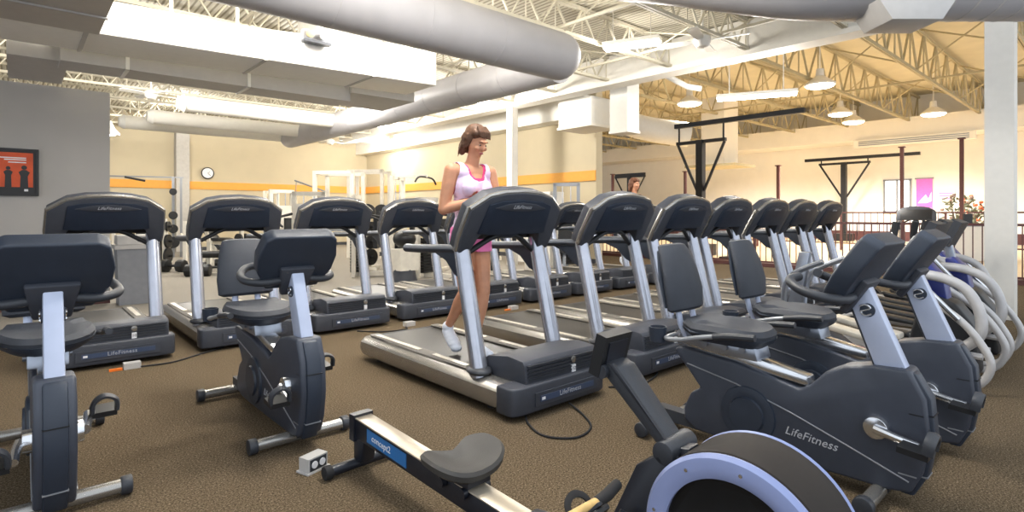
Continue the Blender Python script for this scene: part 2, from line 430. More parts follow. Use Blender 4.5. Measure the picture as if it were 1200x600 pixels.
# fluorescent fixtures
def tube_light(label, p0, p1, wd=.1, power=60, col=(1,.96,.9), m=M_light, rods=4.66):
    p0, p1 = Vector(p0), Vector(p1); c = (p0+p1)/2; L = (p1-p0).length
    a = math.atan2((p1-p0).y, (p1-p0).x)
    t = thing('strip_light', label, 'strip light', c, a)
    MB().box(-L/2, L/2, -wd, wd, .03, .09, .01).build('fixture_body', M_white, t)
    MB().box(-L/2+.02, L/2-.02, -wd*.85, wd*.85, -.02, .03, .015).build('tube', m, t)
    MB().tube([(-L/3, 0, .08), (-L/3, 0, rods-c.z)], .008, 4).tube([(L/3, 0, .08), (L/3, 0, rods-c.z)], .008, 4).build('hanger_rod', M_white, t)
    l = bpy.data.lights.new('lamp_glow', 'POINT'); l.energy = power*1.25; l.color = col; l.shadow_soft_size = .12
    for dx in (-L/4, L/4):
        o = bpy.data.objects.new('lamp_glow', l); C.objects.link(o); o.location = (dx, 0, -.16); o.parent = t
    return t
tube_light('glowing strip light beside the end of the fat round duct', (7.25, 5.85, 4.0), (7.6, 5.0, 4.05), .13, 28)
tube_light('long glowing tube lamp hanging in front of the court trusses', (10.3, 5.5, 3.55), (10.9, 4.2, 3.55), .09, 60, rods=6.76)
for i, (x, y, lab) in enumerate(((1.5, 12.5, 'strip light over the free weights nearest the grey wall'), (5.0, 11.5, 'strip light over the second back-row treadmill'), (3.5, 18.5, 'strip light close to the back wall above the clock'), (8.2, 10.5, 'strip light between the long round duct and the header beam'), (8.2, 15.5, 'strip light over the machines near the side wall'), (9.9, 19, 'strip light in the far corner where both beige walls meet'))):
    tube_light(lab, (x-.6, y, 4.0), (x+.6, y, 4.0), .14, 75)
for x, y, lab in ((2.2, 3.3, 'unseen strip light added overhead between the two treadmill rows'), (-.8, 4.6, 'unseen strip light added overhead beyond the left edge bikes'), (2.6, 2.4, 'unseen strip light added overhead above the near-row treadmills'), (1.5, 6.35, 'unseen strip light added between the white rectangular duct and the fat round duct'), (3.7, 6.35, 'unseen strip light added above the end of the white rectangular duct')):  # unseen overhead strips, added to brighten the white duct face and the front area
    tube_light(lab, (x-.6, y, 4.0), (x+.6, y, 4.0), .14, 45)
# high-bay lamps of the court
hb = None
for i, (x, y, lab) in enumerate(((18.0, 6.3, 'high-bay lamp glowing among the trusses nearest the header beam'), (23.8, 7.6, 'lens-shaped high-bay lamp right above the black rig'), (26.3, 7.9, 'high-bay lamp glowing nearest the court wall'), (26.5, 5.2, 'high-bay lamp glowing left of the near white column'), (26, 13.5, 'small high-bay lamp behind the long tube lamp'), (17.6, 10.4, 'high-bay lamp behind the white curved duct'), (20, 18, 'high-bay lamp at the far end of the court'))):
    t = thing('high_bay_lamp', lab, 'lamp', (x, y, 5.15))
    MB().lathe([(.0, .02), (.0, .42), (.05, .43), (.28, .12), (.5, .1), (.5, .01)], (0, 0, 0), 'z', 24).build('reflector', M_white, t)
    MB().ell((0, 0, -.0), (.39, .39, .09), n=24).build('lens', M_lightw, t)
    MB().tube([(0, 0, .4), (0, 0, 1.62)], .015, 5).build('hanger_rod', M_white, t)
    l = bpy.data.lights.new('lamp_glow', 'POINT'); l.energy = 70; l.color = (1, .95, .86); l.shadow_soft_size = .3
    l = bpy.data.lights.new('lamp_downlight', 'SPOT'); l.energy = 620; l.color = (1, .97, .92); l.spot_size = 2.6; l.spot_blend = .6; l.shadow_soft_size = .25
    o = bpy.data.objects.new('lamp_downlight', l); C.objects.link(o); o.location = (0, 0, -.12); o.parent = t
    o = bpy.data.objects.new('lamp_glow', l); C.objects.link(o); o.location = (0, 0, -.5); o.parent = t
# ceiling fans
def fan(label, loc, r=.62, drop=.35):
    t = thing('ceiling_fan', label, 'ceiling fan', loc)
    MB().lathe([(-.12, .02), (-.1, .09), (-.03, .13), (.05, .13), (.1, .06), (.1, .01)], (0, 0, 0), 'z', 20).build('motor_housing', M_white, t)
    for a in (.3, .3+PI/2, .3+PI, .3+3*PI/2):
        MB().prism([(.12, -.045), (r*.4, -.07), (r, -.08), (r+.03, 0), (r, .08), (r*.4, .07), (.12, .045)], -.008, .008, 'xy', M=R(a, 'Z') @ R(.2, 'X')).build('blade', M_whitepan, t)
    MB().tube([(0, 0, .08), (0, 0, drop)], .02, 8).build('downrod', M_white, t)
fan('white ceiling fan beside the header beam under the top right spiral duct', (7.9, 4.45, 3.98), .66, .6)
fan('small white ceiling fan near the far corner of the beige walls', (8.4, 19.3, 3.9), .55, .7)
fan('white ceiling fan above the free weights near the grey wall', (2.2, 14.5, 3.95), .6, .7)
t = thing('pendant_lamp', 'white bell-shaped pendant hung by the back wall above the grey wall edge', 'lamp', (1.9, 19.5, 3.55))
MB().lathe([(0, .3), (.06, .3), (.2, .18), (.4, .1), (.4, .01)], (0, 0, 0), 'z', 20).build('lamp_shade', M_white, t)
MB().ell((0, 0, .03), (.24, .24, .05)).build('bulb', M_light, t)
MB().tube([(0, 0, .38), (0, 0, 1.1)], .015, 5).build('downrod', M_white, t)

# ------------------------------------------------------------------ treadmill
def make_treadmill():
    t = thing('treadmill', 'x', 'treadmill'); W = .455; L = 2.1
    for s in (-1, 1):
        # rounded silver side beam
        prof = [(.30, .10), (.33, .045), (.40, .035), (.44, .06), (.455, .11), (.45, .165), (.42, .20), (.38, .212), (.30, .205)]
        def sec(y, k=1.0):
            cz = .12
            return [(s*(.30+(x-.30)*k), y, cz+(z-cz)*k) for x, z in prof]
        m = MB().loft([sec(.10), sec(2.02), sec(2.07, .93), sec(2.10, .7)])
        m.build('side_rail', M_siderail, t)
        m = MB().prism([(s*.285, .35), (s*.385, .50), (s*.395, 1.3), (s*.385, 1.98), (s*.365, 2.04), (s*.285, 2.04)], .205, .221, 'xy', .004)
        m.build('foot_rail', M_grip, t)
        m = MB().box(min(s*.315, s*.36), max(s*.315, s*.36), .62, 1.05, .219, .226, .003).box(min(s*.315, s*.36), max(s*.315, s*.36), 1.25, 1.95, .219, .226, .003)
        m.build('grip_strip', M_strip, t)  # raised foot strip whose pale colour paints in bright reflections
        # silver upright
        b, e = Vector((s*.375, .43, .19)), Vector((s*.37, .66, 1.12))
        MB().tube([b, b.lerp(e, .5), e], [.061, .060, .058], 20, up=(0, 1, 0)).build('upright_post', M_silver, t)
        MB().ell((s*.375, .44, .235), (.085, .10, .035)).build('post_collar', M_char2, t)
        # armrest with triangular bracket
        arm = MB().tube(spline([(s*.37, .67, 1.045), (s*.37, .78, 1.05), (s*.375, 1.15, 1.035), (s*.375, 1.38, 1.03)], 5), .033, 12, sx=1.25)
        arm.prism([(.66, 1.07), (.645, .84), (.72, .87), (.82, .96), (1.02, 1.03), (1.02, 1.06)], s*.37-.022, s*.37+.022, 'yz', .012)
        arm.build('armrest', M_bikedark, t)
        for y in (.35, 1.9): MB().cyl((s*.34, y, 0), (s*.34, y, .05), .028, .024, 12).build('foot', M_rubber, t)
    MB().box(-.29, .29, .30, 2.03, .185, .203, .008).build('running_belt', M_belt, t)
    m = MB().box(-.31, .31, .2, 2.06, .09, .184, .01); m.cyl((-.3, 2.04, .165), (.3, 2.04, .165), .042, n=16); m.build('deck', M_char2, t)
    # lower front fascia
    m = MB().prism([(-.455, .06), (-.44, .02), (-.38, 0), (.38, 0), (.44, .02), (.455, .06), (.455, .17), (-.455, .17)], .035, .212, 'xy', .014, 3)
    m.build('front_cap', M_char, t)
    MB().box(-.27, .33, -.012, .01, .075, .16, .012, seg=3).build('front_panel', M_char, t)
    MB().box(-.23, .29, -.016, 0, .10, .138, .006).build('light_bar', mat('blue_grey_lens', '#3d4a63', .3), t)
    MB().box(-.22, -.19, -.018, 0, .11, .128).build('power_mark', M_labelw, t)
    text('model_lettering', 'LifeFitness', .045, M_logo, t, T((.05, -.017, .119)) @ FRONT, spacing=1.1)
    # motor cover
    hood = [(.04, .205), (.055, .33), (.075, .352), (.22, .362), (.42, .33), (.56, .25), (.62, .205)]
    m = MB().prism(hood, -.31, .405, 'yz', .007, 2); m.build('motor_cover', M_char, t)
    rb = MB()
    for i in range(5): rb.box(-.29, .385, .036, .055, .228+i*.022, .237+i*.022, .002)
    rb.build('louver', M_char2, t)
    MB().cyl((.14, .034, .30), (.14, .05, .30), .024, n=20, bevel=.003).build('emblem', M_siderail, t)
    MB().box(.122, .158, .032, .05, .215, .265, .002).build('number_label', M_labelw, t)
    # console: tilted slab with side wings, arched top
    cm = T((0, .665, 1.065)) @ R(math.radians(28), 'X')
    # local console plane: x, z (up the slab), thickness along y
    out = [(-.435, 0), (-.447, .10), (-.437, .335), (-.30, .438), (-.17, .468), (0, .48), (.17, .468), (.30, .438), (.437, .335), (.447, .10), (.435, 0), (.335, .0), (.30, .12), (.27, .16), (-.27, .16), (-.30, .12), (-.335, 0)]
    MB().prism(out, -.075, .055, 'xz', .010, 2, M=cm).build('console_housing', M_char, t)
    pan = [(-.325, .155), (-.30, .385), (-.20, .415), (0, .428), (.20, .415), (.30, .385), (.325, .155), (.2, .145), (-.2, .145)]
    MB().prism(pan, -.088, -.06, 'xz', .006, M=cm).build('back_panel', M_navy, t)
    rim = [Vector(p) for p in ((-.434, -.05, .337), (-.30, -.05, .436), (-.17, -.05, .466), (0, -.05, .478), (.17, -.05, .466), (.30, -.05, .436), (.434, -.05, .337))]
    rim2 = MB().tube([cm @ p for p in rim], .021, 8); rim2.tube([cm @ Vector(p) for p in ((-.432, -.035, .0), (-.442, -.035, .12), (-.430, -.035, .34))], .022, 8)
    rim2.tube([cm @ Vector(p) for p in ((.432, -.035, .0), (.442, -.035, .12), (.430, -.035, .34))], .022, 8)
    rim2.build('console_rim', M_siderail, t)
    lens = [(-.25, .365), (-.13, .346), (0, .34), (.13, .346), (.25, .365), (.13, .40), (0, .412), (-.13, .40)]
    MB().prism(lens, -.094, -.084, 'xz', .004, M=cm).build('badge_recess', M_char, t)
    text('brand_lettering', 'LifeFitness', .042, M_logo, t, cm @ T((0, -.096, .377)) @ FRONT, shear=.3)
    MB().prism([(-.36, .03), (-.36, .37), (.36, .37), (.36, .03)], .05, .064, 'xz', .008, M=cm).build('display', M_black, t)
    # crossbar and curved sensor bar
    MB().tube(spline([(-.36, .66, 1.0), (-.24, .63, 1.07), (-.12, .60, 1.135), (0, .59, 1.15), (.12, .60, 1.135), (.24, .63, 1.07), (.36, .66, 1.0)], 5), .021, 10).build('sensor_handlebar', M_black, t)
    MB().ell((0, .60, 1.155), (.13, .04, .032)).build('sensor_hub', M_navy, t)
    return t
def nest(root, plan):
    kids = [c for c in bpy.data.objects if c.parent == root]
    base = lambda o: o.name.split('.')[0]
    cen = lambda o: sum((Vector(b) for b in o.bound_box), Vector())/8
    for par, names in plan.items():
        ps = [k for k in kids if base(k) == par]
        for c in kids:
            if base(c) in names: c.parent = min(ps, key=lambda p: (cen(p)-cen(c)).length)
tr = make_treadmill()
nest(tr, {'console_housing': ['back_panel', 'console_rim', 'badge_recess', 'brand_lettering', 'display'], 'front_cap': ['front_panel', 'light_bar', 'power_mark', 'model_lettering'],
          'motor_cover': ['louver', 'emblem', 'number_label'], 'foot_rail': ['grip_strip'], 'upright_post': ['post_collar'], 'deck': ['running_belt'], 'sensor_handlebar': ['sensor_hub']})
FR = [2.735, 4.02, 5.08, 6.03, 7.06, 8.02, 9.03]
FLAB = ['silver and charcoal treadmill with the woman in pink walking on it', 'treadmill right beside the one the woman in pink walks on',
        'third treadmill of the near row, behind the monitor arm of the rower', 'fourth treadmill of the near row counted from the woman',
        'treadmill standing behind the backrest of the second right-hand recumbent bike', 'second-to-last treadmill of the near row by the railing', 'last treadmill of the near row, next to the black railing']
for i, x in enumerate(FR):
    o = tr if i == 0 else copy_tree(tr)
    place(o, (x, 2.55, 0), 0, FLAB[i], 'treadmills in the near row')
AX = [.62, 1.73, 2.82, 3.89, 4.93, 5.98, 7.0, 8.05, 9.08]
ALAB = ['treadmill in front of the grey wall and grey bin', 'treadmill right behind the empty backrest of the recumbent bike', 'back-row treadmill just right of the empty recumbent bike console',
        'back-row treadmill left of the woman in pink', 'back-row treadmill partly hidden behind the woman in pink', 'back-row treadmill seen between the uprights of the woman\'s treadmill',
        'back-row treadmill seen between the first two near-row treadmills', 'back-row treadmill behind the second near-row treadmill', 'last back-row treadmill, with a brown-haired person on it']
for i, x in enumerate(AX):
    o = copy_tree(tr); place(o, (x, 5.8, 0), 0, ALAB[i], 'treadmills in the back row')
    if i == 0: a0 = o

for root, num in ((tr, '12'), (a0, '10')):
    text('label_number', num, .034, M_black, root, T((.140, .0305, .24)) @ FRONT)
# ------------------------------------------------------------------ recumbent bikes
def make_bike():
    t = thing('recumbent_bike', 'x', 'exercise bike'); o_ = .78
    P = lambda pts: [(y-o_, z) for y, z in pts]
    body = P([(1.83, .50), (1.80, .525), (1.45, .50), (1.12, .43), (1.07, .46), (1.0, .54), (.92, .585), (.80, .612), (.66, .62), (.635, .57), (.60, .50), (.585, .33), (.61, .18), (.655, .08), (.745, .065), (1.05, .06), (1.5, .055), (1.68, .06), (1.76, .10), (1.765, .17), (1.72, .27), (1.66, .31), (1.72, .38)])
    MB().prism(body, -.072, .072, 'yz', .016, 3).build('body_shell', M_bike, t)
    # raised seam line, wheel bulge, lower shell
    for s in (-1, 1):
        MB().tube([(s*.073, y-o_, z) for y, z in ((1.74, .435), (1.45, .385), (1.15, .30), (.9, .215), (.66, .13))], .004, 6).build('seam', M_rim, t)
        m = MB().lathe([(s*.065, .150), (s*.085, .145), (s*.090, .12), (s*.088, .095), (s*.10, .09), (s*.102, .01)], (0, 1.38-o_, .235), 'x', 36)
        m.build('wheel_bulge', M_bikedark, t)
        side = s
    text('brand_lettering', 'LifeFitness', .058, M_logo, t, T((-.074, .285, .20)) @ R(math.radians(4), 'X') @ SIDE, shear=.25)
    # nose spine at the front
    sp = P([(.70, .625), (.64, .60), (.585, .50), (.57, .33), (.60, .16), (.65, .06), (.70, .06), (.70, .60)])
    MB().prism(sp, -.042, .042, 'yz', .010, 2).build('front_spine', M_bikedark, t)
    MB().box(-.073, .073, .632-o_, .70-o_, .155, .161).box(-.0435, .0435, .598-o_, .70-o_, .155, .161).build('spine_seam', M_rim, t)
    MB().box(-.073, .073, .606-o_, .66-o_, .428, .433).box(-.0435, .0435, .576-o_, .66-o_, .428, .433).build('upper_seam', M_black, t)
    # mast
    mast = [(-.125, .56), (.005, .56), (.185, 1.06), (.095, 1.09)]
    MB().prism(mast, -.036, .036, 'yz', .008).build('mast', M_mast, t)
    MB().prism([(-.04, .575), (.018, .575), (.192, 1.04), (.15, 1.04)], -.03, .03, 'yz', .006).build('mast_back', M_char, t)
    for s in (-1, 1):
        MB().cyl((s*.036, .048, .86), (s*.042, .048, .86), .032, n=24, bevel=.002).build('round_badge', M_bikedark, t)
        MB().tube(spline([(s*.044, .078, .875), (s*.044, .055, .885), (s*.044, .035, .87), (s*.044, .055, .86), (s*.044, .075, .85), (s*.044, .055, .835), (s*.044, .03, .845)], 4), .005, 6).build('badge_mark', M_chrome, t)
    # console (tilted slab) with bracket
    cm = T((0, .185, .90)) @ R(math.radians(33), 'X')
    out = [(-.15, 0), (-.215, .12), (-.225, .22), (-.20, .34), (-.16, .365), (.16, .365), (.20, .34), (.225, .22), (.215, .12), (.15, 0)]
    MB().prism(out, -.055, .035, 'xz', .013, 3, M=cm).build('console_housing', M_bikedark, t)
    MB().prism([(-.14, .03), (-.19, .13), (-.185, .32), (.185, .32), (.19, .13), (.14, .03)], .03, .042, 'xz', .006, M=cm).build('display', M_rim, t)
    MB().prism([(-.07, -.03), (-.10, .16), (.10, .16), (.07, -.03)], -.085, -.045, 'xz', .012, M=cm).build('mount_bracket', M_char, t)
    # looped handlebar
    lp = spline([(-.04, .10, .93), (-.16, .10, .915), (-.245, .16, .925), (-.25, .26, .95), (-.20, .33, .985), (-.12, .32, 1.0)], 6)
    for s in (-1, 1): MB().tube([(p.x*-s, p.y, p.z) for p in lp], .022, 12).build('handlebar', M_char2, t)
    # crank and pedals
    MB().cyl((-.105, .0, .34), (.105, .0, .34), .05, n=24, bevel=.006).build('crank_hub', M_chrome, t)
    for s, a in ((-1, math.radians(188)), (1, math.radians(8))):
        dy, dz = math.cos(a)*.17, math.sin(a)*.17
        m = MB().tube([(s*.11, 0, .34), (s*.125, dy*.5, .34+dz*.5), (s*.13, dy, .34+dz)], [.022, .017, .017], 10)
        m.build('crank_arm', M_chrome, t)
        pd = MB().obox((s*.19, dy, .34+dz), (.10, .11, .025), (.1, 0, 0), .01); pd.build('pedal', M_black, t)
        MB().tube(spline([(s*.145, dy-.05, .35+dz), (s*.15, dy-.06, .40+dz), (s*.19, dy-.065, .425+dz), (s*.235, dy-.06, .40+dz), (s*.24, dy-.05, .35+dz)], 5), .011, 6, sx=2.2).build('pedal_strap', M_char2, t)
    # stabilisers
    for y, n_ in ((0, 'front'), (1.14, 'rear')):
        MB().cyl((-.25, y, .045), (.25, y, .045), .032, n=18).build('stabilizer', M_siderail, t)
        for s in (-1, 1): MB().cyl((s*.24, y, .045), (s*.285, y, .045), .042, n=18, bevel=.006).build('end_cap', M_char2, t)
    MB().box(-.04, .04, .88, 1.2, .05, .12, .01).box(-.035, .035, -.035, .035, .04, .10, .008).build('frame_link', M_char2, t)
    # seat track, carriage, seat, backrest
    MB().prism([(.30, .445), (.31, .49), (1.03, .62), (1.05, .60), (1.03, .52)], -.045, .045, 'yz', .006).build('seat_track', M_chrome, t)
    m = MB().prism([(.54, .525), (.56, .60), (.98, .655), (1.02, .56), (.8, .53)], -.085, .085, 'yz', .01)
    for y in (.62, .72, .84): m.cyl((-.10, y, .575), (.10, y, .575), .018, n=12)
    m.build('seat_carriage', M_steel, t)
    def seatring(k, z, dx=0):
        pts = []
        for i in range(28):
            a = 2*PI*i/28; x = math.cos(a); y = math.sin(a)
            xx = .205*math.copysign(abs(x)**.7, x)*k*(1-.10*(y < 0)*abs(y)); yy = .235*math.copysign(abs(y)**.75, y)*k
            pts.append((xx, .74+yy, z+.018*abs(x)**2+.02*(y > .5)))
        return pts
    MB().loft([seatring(.86, .61), seatring(1.0, .63), seatring(1.02, .655), seatring(.93, .682), seatring(.55, .678)]).build('seat', M_vinyl, t)
    MB().loft([seatring(.80, .585), seatring(.96, .61), seatring(1.03, .635)]).build('seat_shell', M_bikedark, t)
    bm = T((0, 1.01, .73)) @ R(math.radians(-12), 'X')
    def bring(z, wd, th, y0):
        return [tuple(bm @ Vector((wd*math.copysign(abs(math.cos(a))**.6, math.cos(a)), y0+th*math.sin(a)-.02*(1-abs(math.cos(a))), z))) for a in [2*PI*i/28 for i in range(28)]]
    MB().loft([bring(0, .15, .02, 0), bring(.015, .182, .035, 0), bring(.12, .19, .042, -.012), bring(.24, .176, .04, -.008), bring(.36, .15, .036, .01), bring(.395, .135, .03, .02), bring(.405, .11, .018, .025)]).build('backrest', M_vinyl, t)
    MB().loft([bring(.03, .16, .02, .035), bring(.2, .17, .025, .035), bring(.37, .12, .02, .045)]).build('backrest_shell', M_bikedark, t)
    for x in (-.075, -.005+.08):
        MB().tube([(x, .96, .58), (x, 1.0, .66), (x, 1.03, .80)], .016, 10, sx=1.3).build('backrest_post', M_mast, t)
    for s in (-1, 1):
        MB().tube(spline([(s*.10, 1.02, .60), (s*.23, 1.0, .60), (s*.255, .90, .61), (s*.25, .72, .655), (s*.245, .52, .68)], 5), .013, 10).build('side_handle', M_rim if s < 0 else M_char, t)
        MB().tube(spline([(s*.25, .70, .658), (s*.245, .60, .675), (s*.245, .48, .685)], 4), .018, 10).build('side_grip', M_char2, t)
    m = MB().lathe([(0, .045), (.085, .052), (.085, .045), (.01, .038), (.01, 0)], (-.22, 1.06, .57), 'z', 20); m.build('bottle_holder', M_bikedark, t)
    return t
bk = make_bike()
nest(bk, {'console_housing': ['display', 'mount_bracket'], 'body_shell': ['seam', 'wheel_bulge', 'brand_lettering', 'front_spine', 'spine_seam', 'upper_seam'], 'mast': ['mast_back', 'round_badge', 'badge_mark'],
          'crank_arm': ['pedal', 'pedal_strap'], 'stabilizer': ['end_cap'], 'seat': ['seat_shell'], 'backrest': ['backrest_shell', 'backrest_post'], 'side_handle': ['side_grip']})
place(bk, (2.99, .78, 0), 0, 'nearest slate recumbent bike with side lettering, right behind the rower flywheel', 'recumbent bikes on the right')
place(copy_tree(bk), (3.80, .75, 0), 0, 'recumbent bike standing between the nearest one and the white looped ellipticals', 'recumbent bikes on the right')
place(copy_tree(bk), (1.21, 3.18, 0), 0, 'recumbent bike facing forward, standing free beside the floor outlet box', 'recumbent bikes on the left')
place(copy_tree(bk), (.115, 3.13, 0), 0, 'recumbent bike cut by the left edge, in front of the grey-wall treadmill', 'recumbent bikes on the left')

# ------------------------------------------------------------------ rowing machine
ry = thing('rowing_machine', 'black rowing machine with lavender-rimmed flywheel and contoured sliding seat', 'rowing machine', (1.325, 2.67, 0), .055)
# local: rear end of rail at y=0, flywheel toward -y
m = MB().prism([(0, .165), (-1.25, .10), (-1.25, .185), (0, .262)], -.042, .042, 'yz', .006); m.build('monorail', M_rower, ry)
MB().prism([(-.01, .2622), (-1.25, .1855), (-1.25, .193), (-.01, .270)], -.047, .047, 'yz', .003).build('rail_track', M_railtop, ry)
MB().prism([(-.14, .178), (-.48, .158), (-.48, .222), (-.14, .243)], -.0445, -.042, 'yz').build('side_label', M_bluelab, ry)
text('label_lettering', 'concept2', .045, M_labelw, ry, T((-.0455, -.27, .204)) @ R(math.radians(4), 'X') @ SIDE)
m = MB().box(-.055, .055, -.03, .015, .15, .282, .006); m.build('rail_cap', M_rower, ry)
m = MB().prism([(0, .26), (-.12, .22), (-.07, .045), (0, .045)], -.04, .04, 'yz', .008); m.build('rear_leg', M_rower, ry)
m = MB().cyl((-.19, -.02, .035), (.19, -.02, .035), .026, n=14, bevel=.004); m.build('rear_foot', M_rower, ry)
for s in (-1, 1): MB().cyl((s*.17, -.02, .035), (s*.21, -.02, .035), .034, n=14, bevel=.006).build('foot_cap', M_rubber, ry)
# seat saddle
def sring(k, dz, n=36):
    pts = []
    for i in range(n):
        a = 2*PI*i/n; x = math.cos(a); y = math.sin(a)
        X = .182*math.copysign(abs(x)**.75, x)*k; Y = .130*math.copysign(abs(y)**.8, y)*k
        if y > 0: Y *= 1-.45*max(0, 1-abs(x)/.45)*k
        Z = .300+dz+.030*(abs(X)/.15)**2+.010*(Y/.1)
        pts.append((X, Y-.83, Z))
    return pts
MB().loft([sring(.8, -.045), sring(.97, -.03), sring(1.0, -.008), sring(.93, .006), sring(.6, 0), sring(.3, -.012)]).build('seat', mat('seat_foam', '#3b3936', .6, bump=.2), ry)
m = MB().box(-.06, .06, -.93, -.73, .225, .275, .01)
for s in (-1, 1):
    for y in (-.90, -.76): m.cyl((s*.048, y, .20), (s*.07, y, .20), .022, n=12)
m.build('seat_carriage', M_rower, ry)
# flywheel
cy, cz = -1.995, .45
sc = lambda pf: [(a_, r_*.95) for a_, r_ in pf]
drum = MB().lathe(sc([(-.09, .205), (-.09, .250), (-.078, .260), (.10, .260), (.115, .250), (.115, .05)]), (0, cy, cz), 'x', 64)
drum.build('flywheel_housing', mat('drum_black', '#2e2a27', .75, spec=.2), ry)
ring = MB().lathe(sc([(-.088, .195), (-.102, .195), (-.108, .205), (-.110, .225), (-.106, .250), (-.094, .260), (-.085, .258)]), (0, cy, cz), 'x', 72)
ring.build('flywheel_ring', M_lav, ry)
MB().lathe(sc([(-.125+.0, .250), (-.118, .256), (-.11, .262)]), (0.222, cy, cz), 'x', 64).build('rear_ring', M_lav, ry)
m = MB().lathe(sc([(-.09, .197), (-.075, .18), (-.065, .12), (-.08, .09), (-.095, .08), (-.095, 0.001)]), (0, cy, cz), 'x', 48); m.build('fan_cage', M_black, ry)
g = MB()
for r_ in (.10, .115, .13, .145, .16, .17): g.tube([(-.076, cy+r_*math.cos(a), cz+r_*math.sin(a)) for a in [2*PI*i/40 for i in range(40)]], .0025, 5, closed=True)
g.build('cage_wire', M_rower, ry)
for a in (.2, 1.0, 1.7, 2.4, 3.1):
    MB().cyl((-.114, cy+.216*math.cos(a), cz+.216*math.sin(a)), (-.102, cy+.216*math.cos(a), cz+.216*math.sin(a)), .005, n=8).build('screw', M_chrome, ry)
# frame that carries the flywheel, front foot
m = MB().prism([(-1.2, .10), (-1.2, .22), (-1.55, .28), (-1.68, .56), (-1.76, .62), (-1.80, .56), (-1.70, .25), (-1.95, .16), (-2.2, .12), (-2.2, .04), (-1.6, .08)], -.045, .045, 'yz', .008); m.build('front_frame', M_rower, ry)
MB().cyl((-.3, -2.15, .04), (.3, -2.15, .04), .03, n=14).build('front_foot', M_rower, ry)
# monitor arm
AO = T((.03, -.11, .02))
def av(*p): return AO @ Vector(p)
MB().cyl(av(-.075, -1.66, .60), av(.075, -1.66, .60), .034, n=20, bevel=.004).build('arm_pivot', M_char2, ry)
MB().prism([(-1.70, .575), (-1.62, .615), (-1.41, .80), (-1.44, .82), (-1.49, .81)], -.05, .05, 'yz', .01, 2, M=AO).build('monitor_arm', M_char2, ry)
MB().prism([(-1.71, .58), (-1.66, .63), (-1.455, .82), (-1.475, .82)], -.056, -.044, 'yz', .002, M=AO).build('arm_edge', M_rower, ry)
MB().prism([(-1.72, .62), (-1.63, .60), (-1.66, .35), (-1.76, .30)], -.03, .03, 'yz', .006, M=AO).build('arm_bracket', M_rower, ry)
cm = T(av(0, -1.40, .845)) @ R(math.radians(14), 'X')
MB().box(-.072, .072, -.05, -.01, -.065, .07, .01, M=cm, seg=3).build('monitor', M_black, ry)
MB().box(-.06, .06, -.012, -.007, -.05, .055, .003, M=cm).build('monitor_display', M_navy, ry)
MB().box(-.05, .05, -.054, -.048, -.045, .05, .003, M=cm).build('monitor_back', M_rower, ry)
MB().cyl(av(-.07, -1.44, .79), av(.07, -1.44, .79), .022, n=14).build('monitor_hinge', M_char2, ry)
# footplates with straps and handle
for s in (-1, 1):
    fm = T((s*.115, -1.33, .15)) @ R(math.radians(38), 'X')
    MB().prism([(-.05, -.1), (.05, -.1), (.058, .08), (.045, .17), (-.045, .17), (-.058, .08)], -.02, .0, 'xz', .006, M=fm).build('footplate', M_black, ry)
    MB().tube([fm @ Vector(p) for p in spline([(-.06, 0, .08), (-.05, .07, .09), (0, .095, .095), (.05, .07, .09), (.06, 0, .08)], 6)], .006, 6, sx=2.5).build('foot_strap', M_rubber, ry)
    MB().prism([(-.025, .0), (-.035, .10), (-.012, .16), (.012, .16), (.035, .10), (.025, 0)], .0, .014, 'xz', .004, M=fm @ T((0, .0, .02))).build('heel_holder', M_rower, ry)
MB().box(-.2, .2, -1.42, -1.34, .10, .15, .008).build('foot_crossbar', M_steel, ry)
hm = T((.09, -1.37, .25)) @ R(math.radians(-2), 'Z')
MB().cyl(hm @ Vector((-.09, 0, 0)), hm @ Vector((.09, 0, 0)), .021, n=14, bevel=.003).build('handle', M_wood, ry)
for s in (-1, 1): MB().tube([hm @ Vector(p) for p in ((s*.085, 0, 0), (s*.17, .012, 0), (s*.26, .035, .0))], [.022, .023, .021], 12).build('handle_grip', M_rubber, ry)
MB().tube([hm @ Vector((0, -.02, 0)), (0, -1.62, .30), (0, -1.78, .36)], .006, 6).build('chain', M_steel, ry)
MB().tube([(-.06, -1.72, .40), (-.10, -1.66, .43)], .014, 8).build('handle_hook', M_rower, ry)

nest(ry, {'monorail': ['rail_track', 'side_label', 'label_lettering', 'rail_cap'], 'rear_foot': ['foot_cap'], 'seat': ['seat_carriage'], 'flywheel_housing': ['flywheel_ring', 'rear_ring', 'fan_cage', 'cage_wire', 'screw'],
          'monitor': ['monitor_display', 'monitor_back'], 'monitor_arm': ['arm_edge', 'arm_pivot', 'arm_bracket', 'monitor_hinge'], 'footplate': ['foot_strap', 'heel_holder'], 'handle': ['handle_grip']})

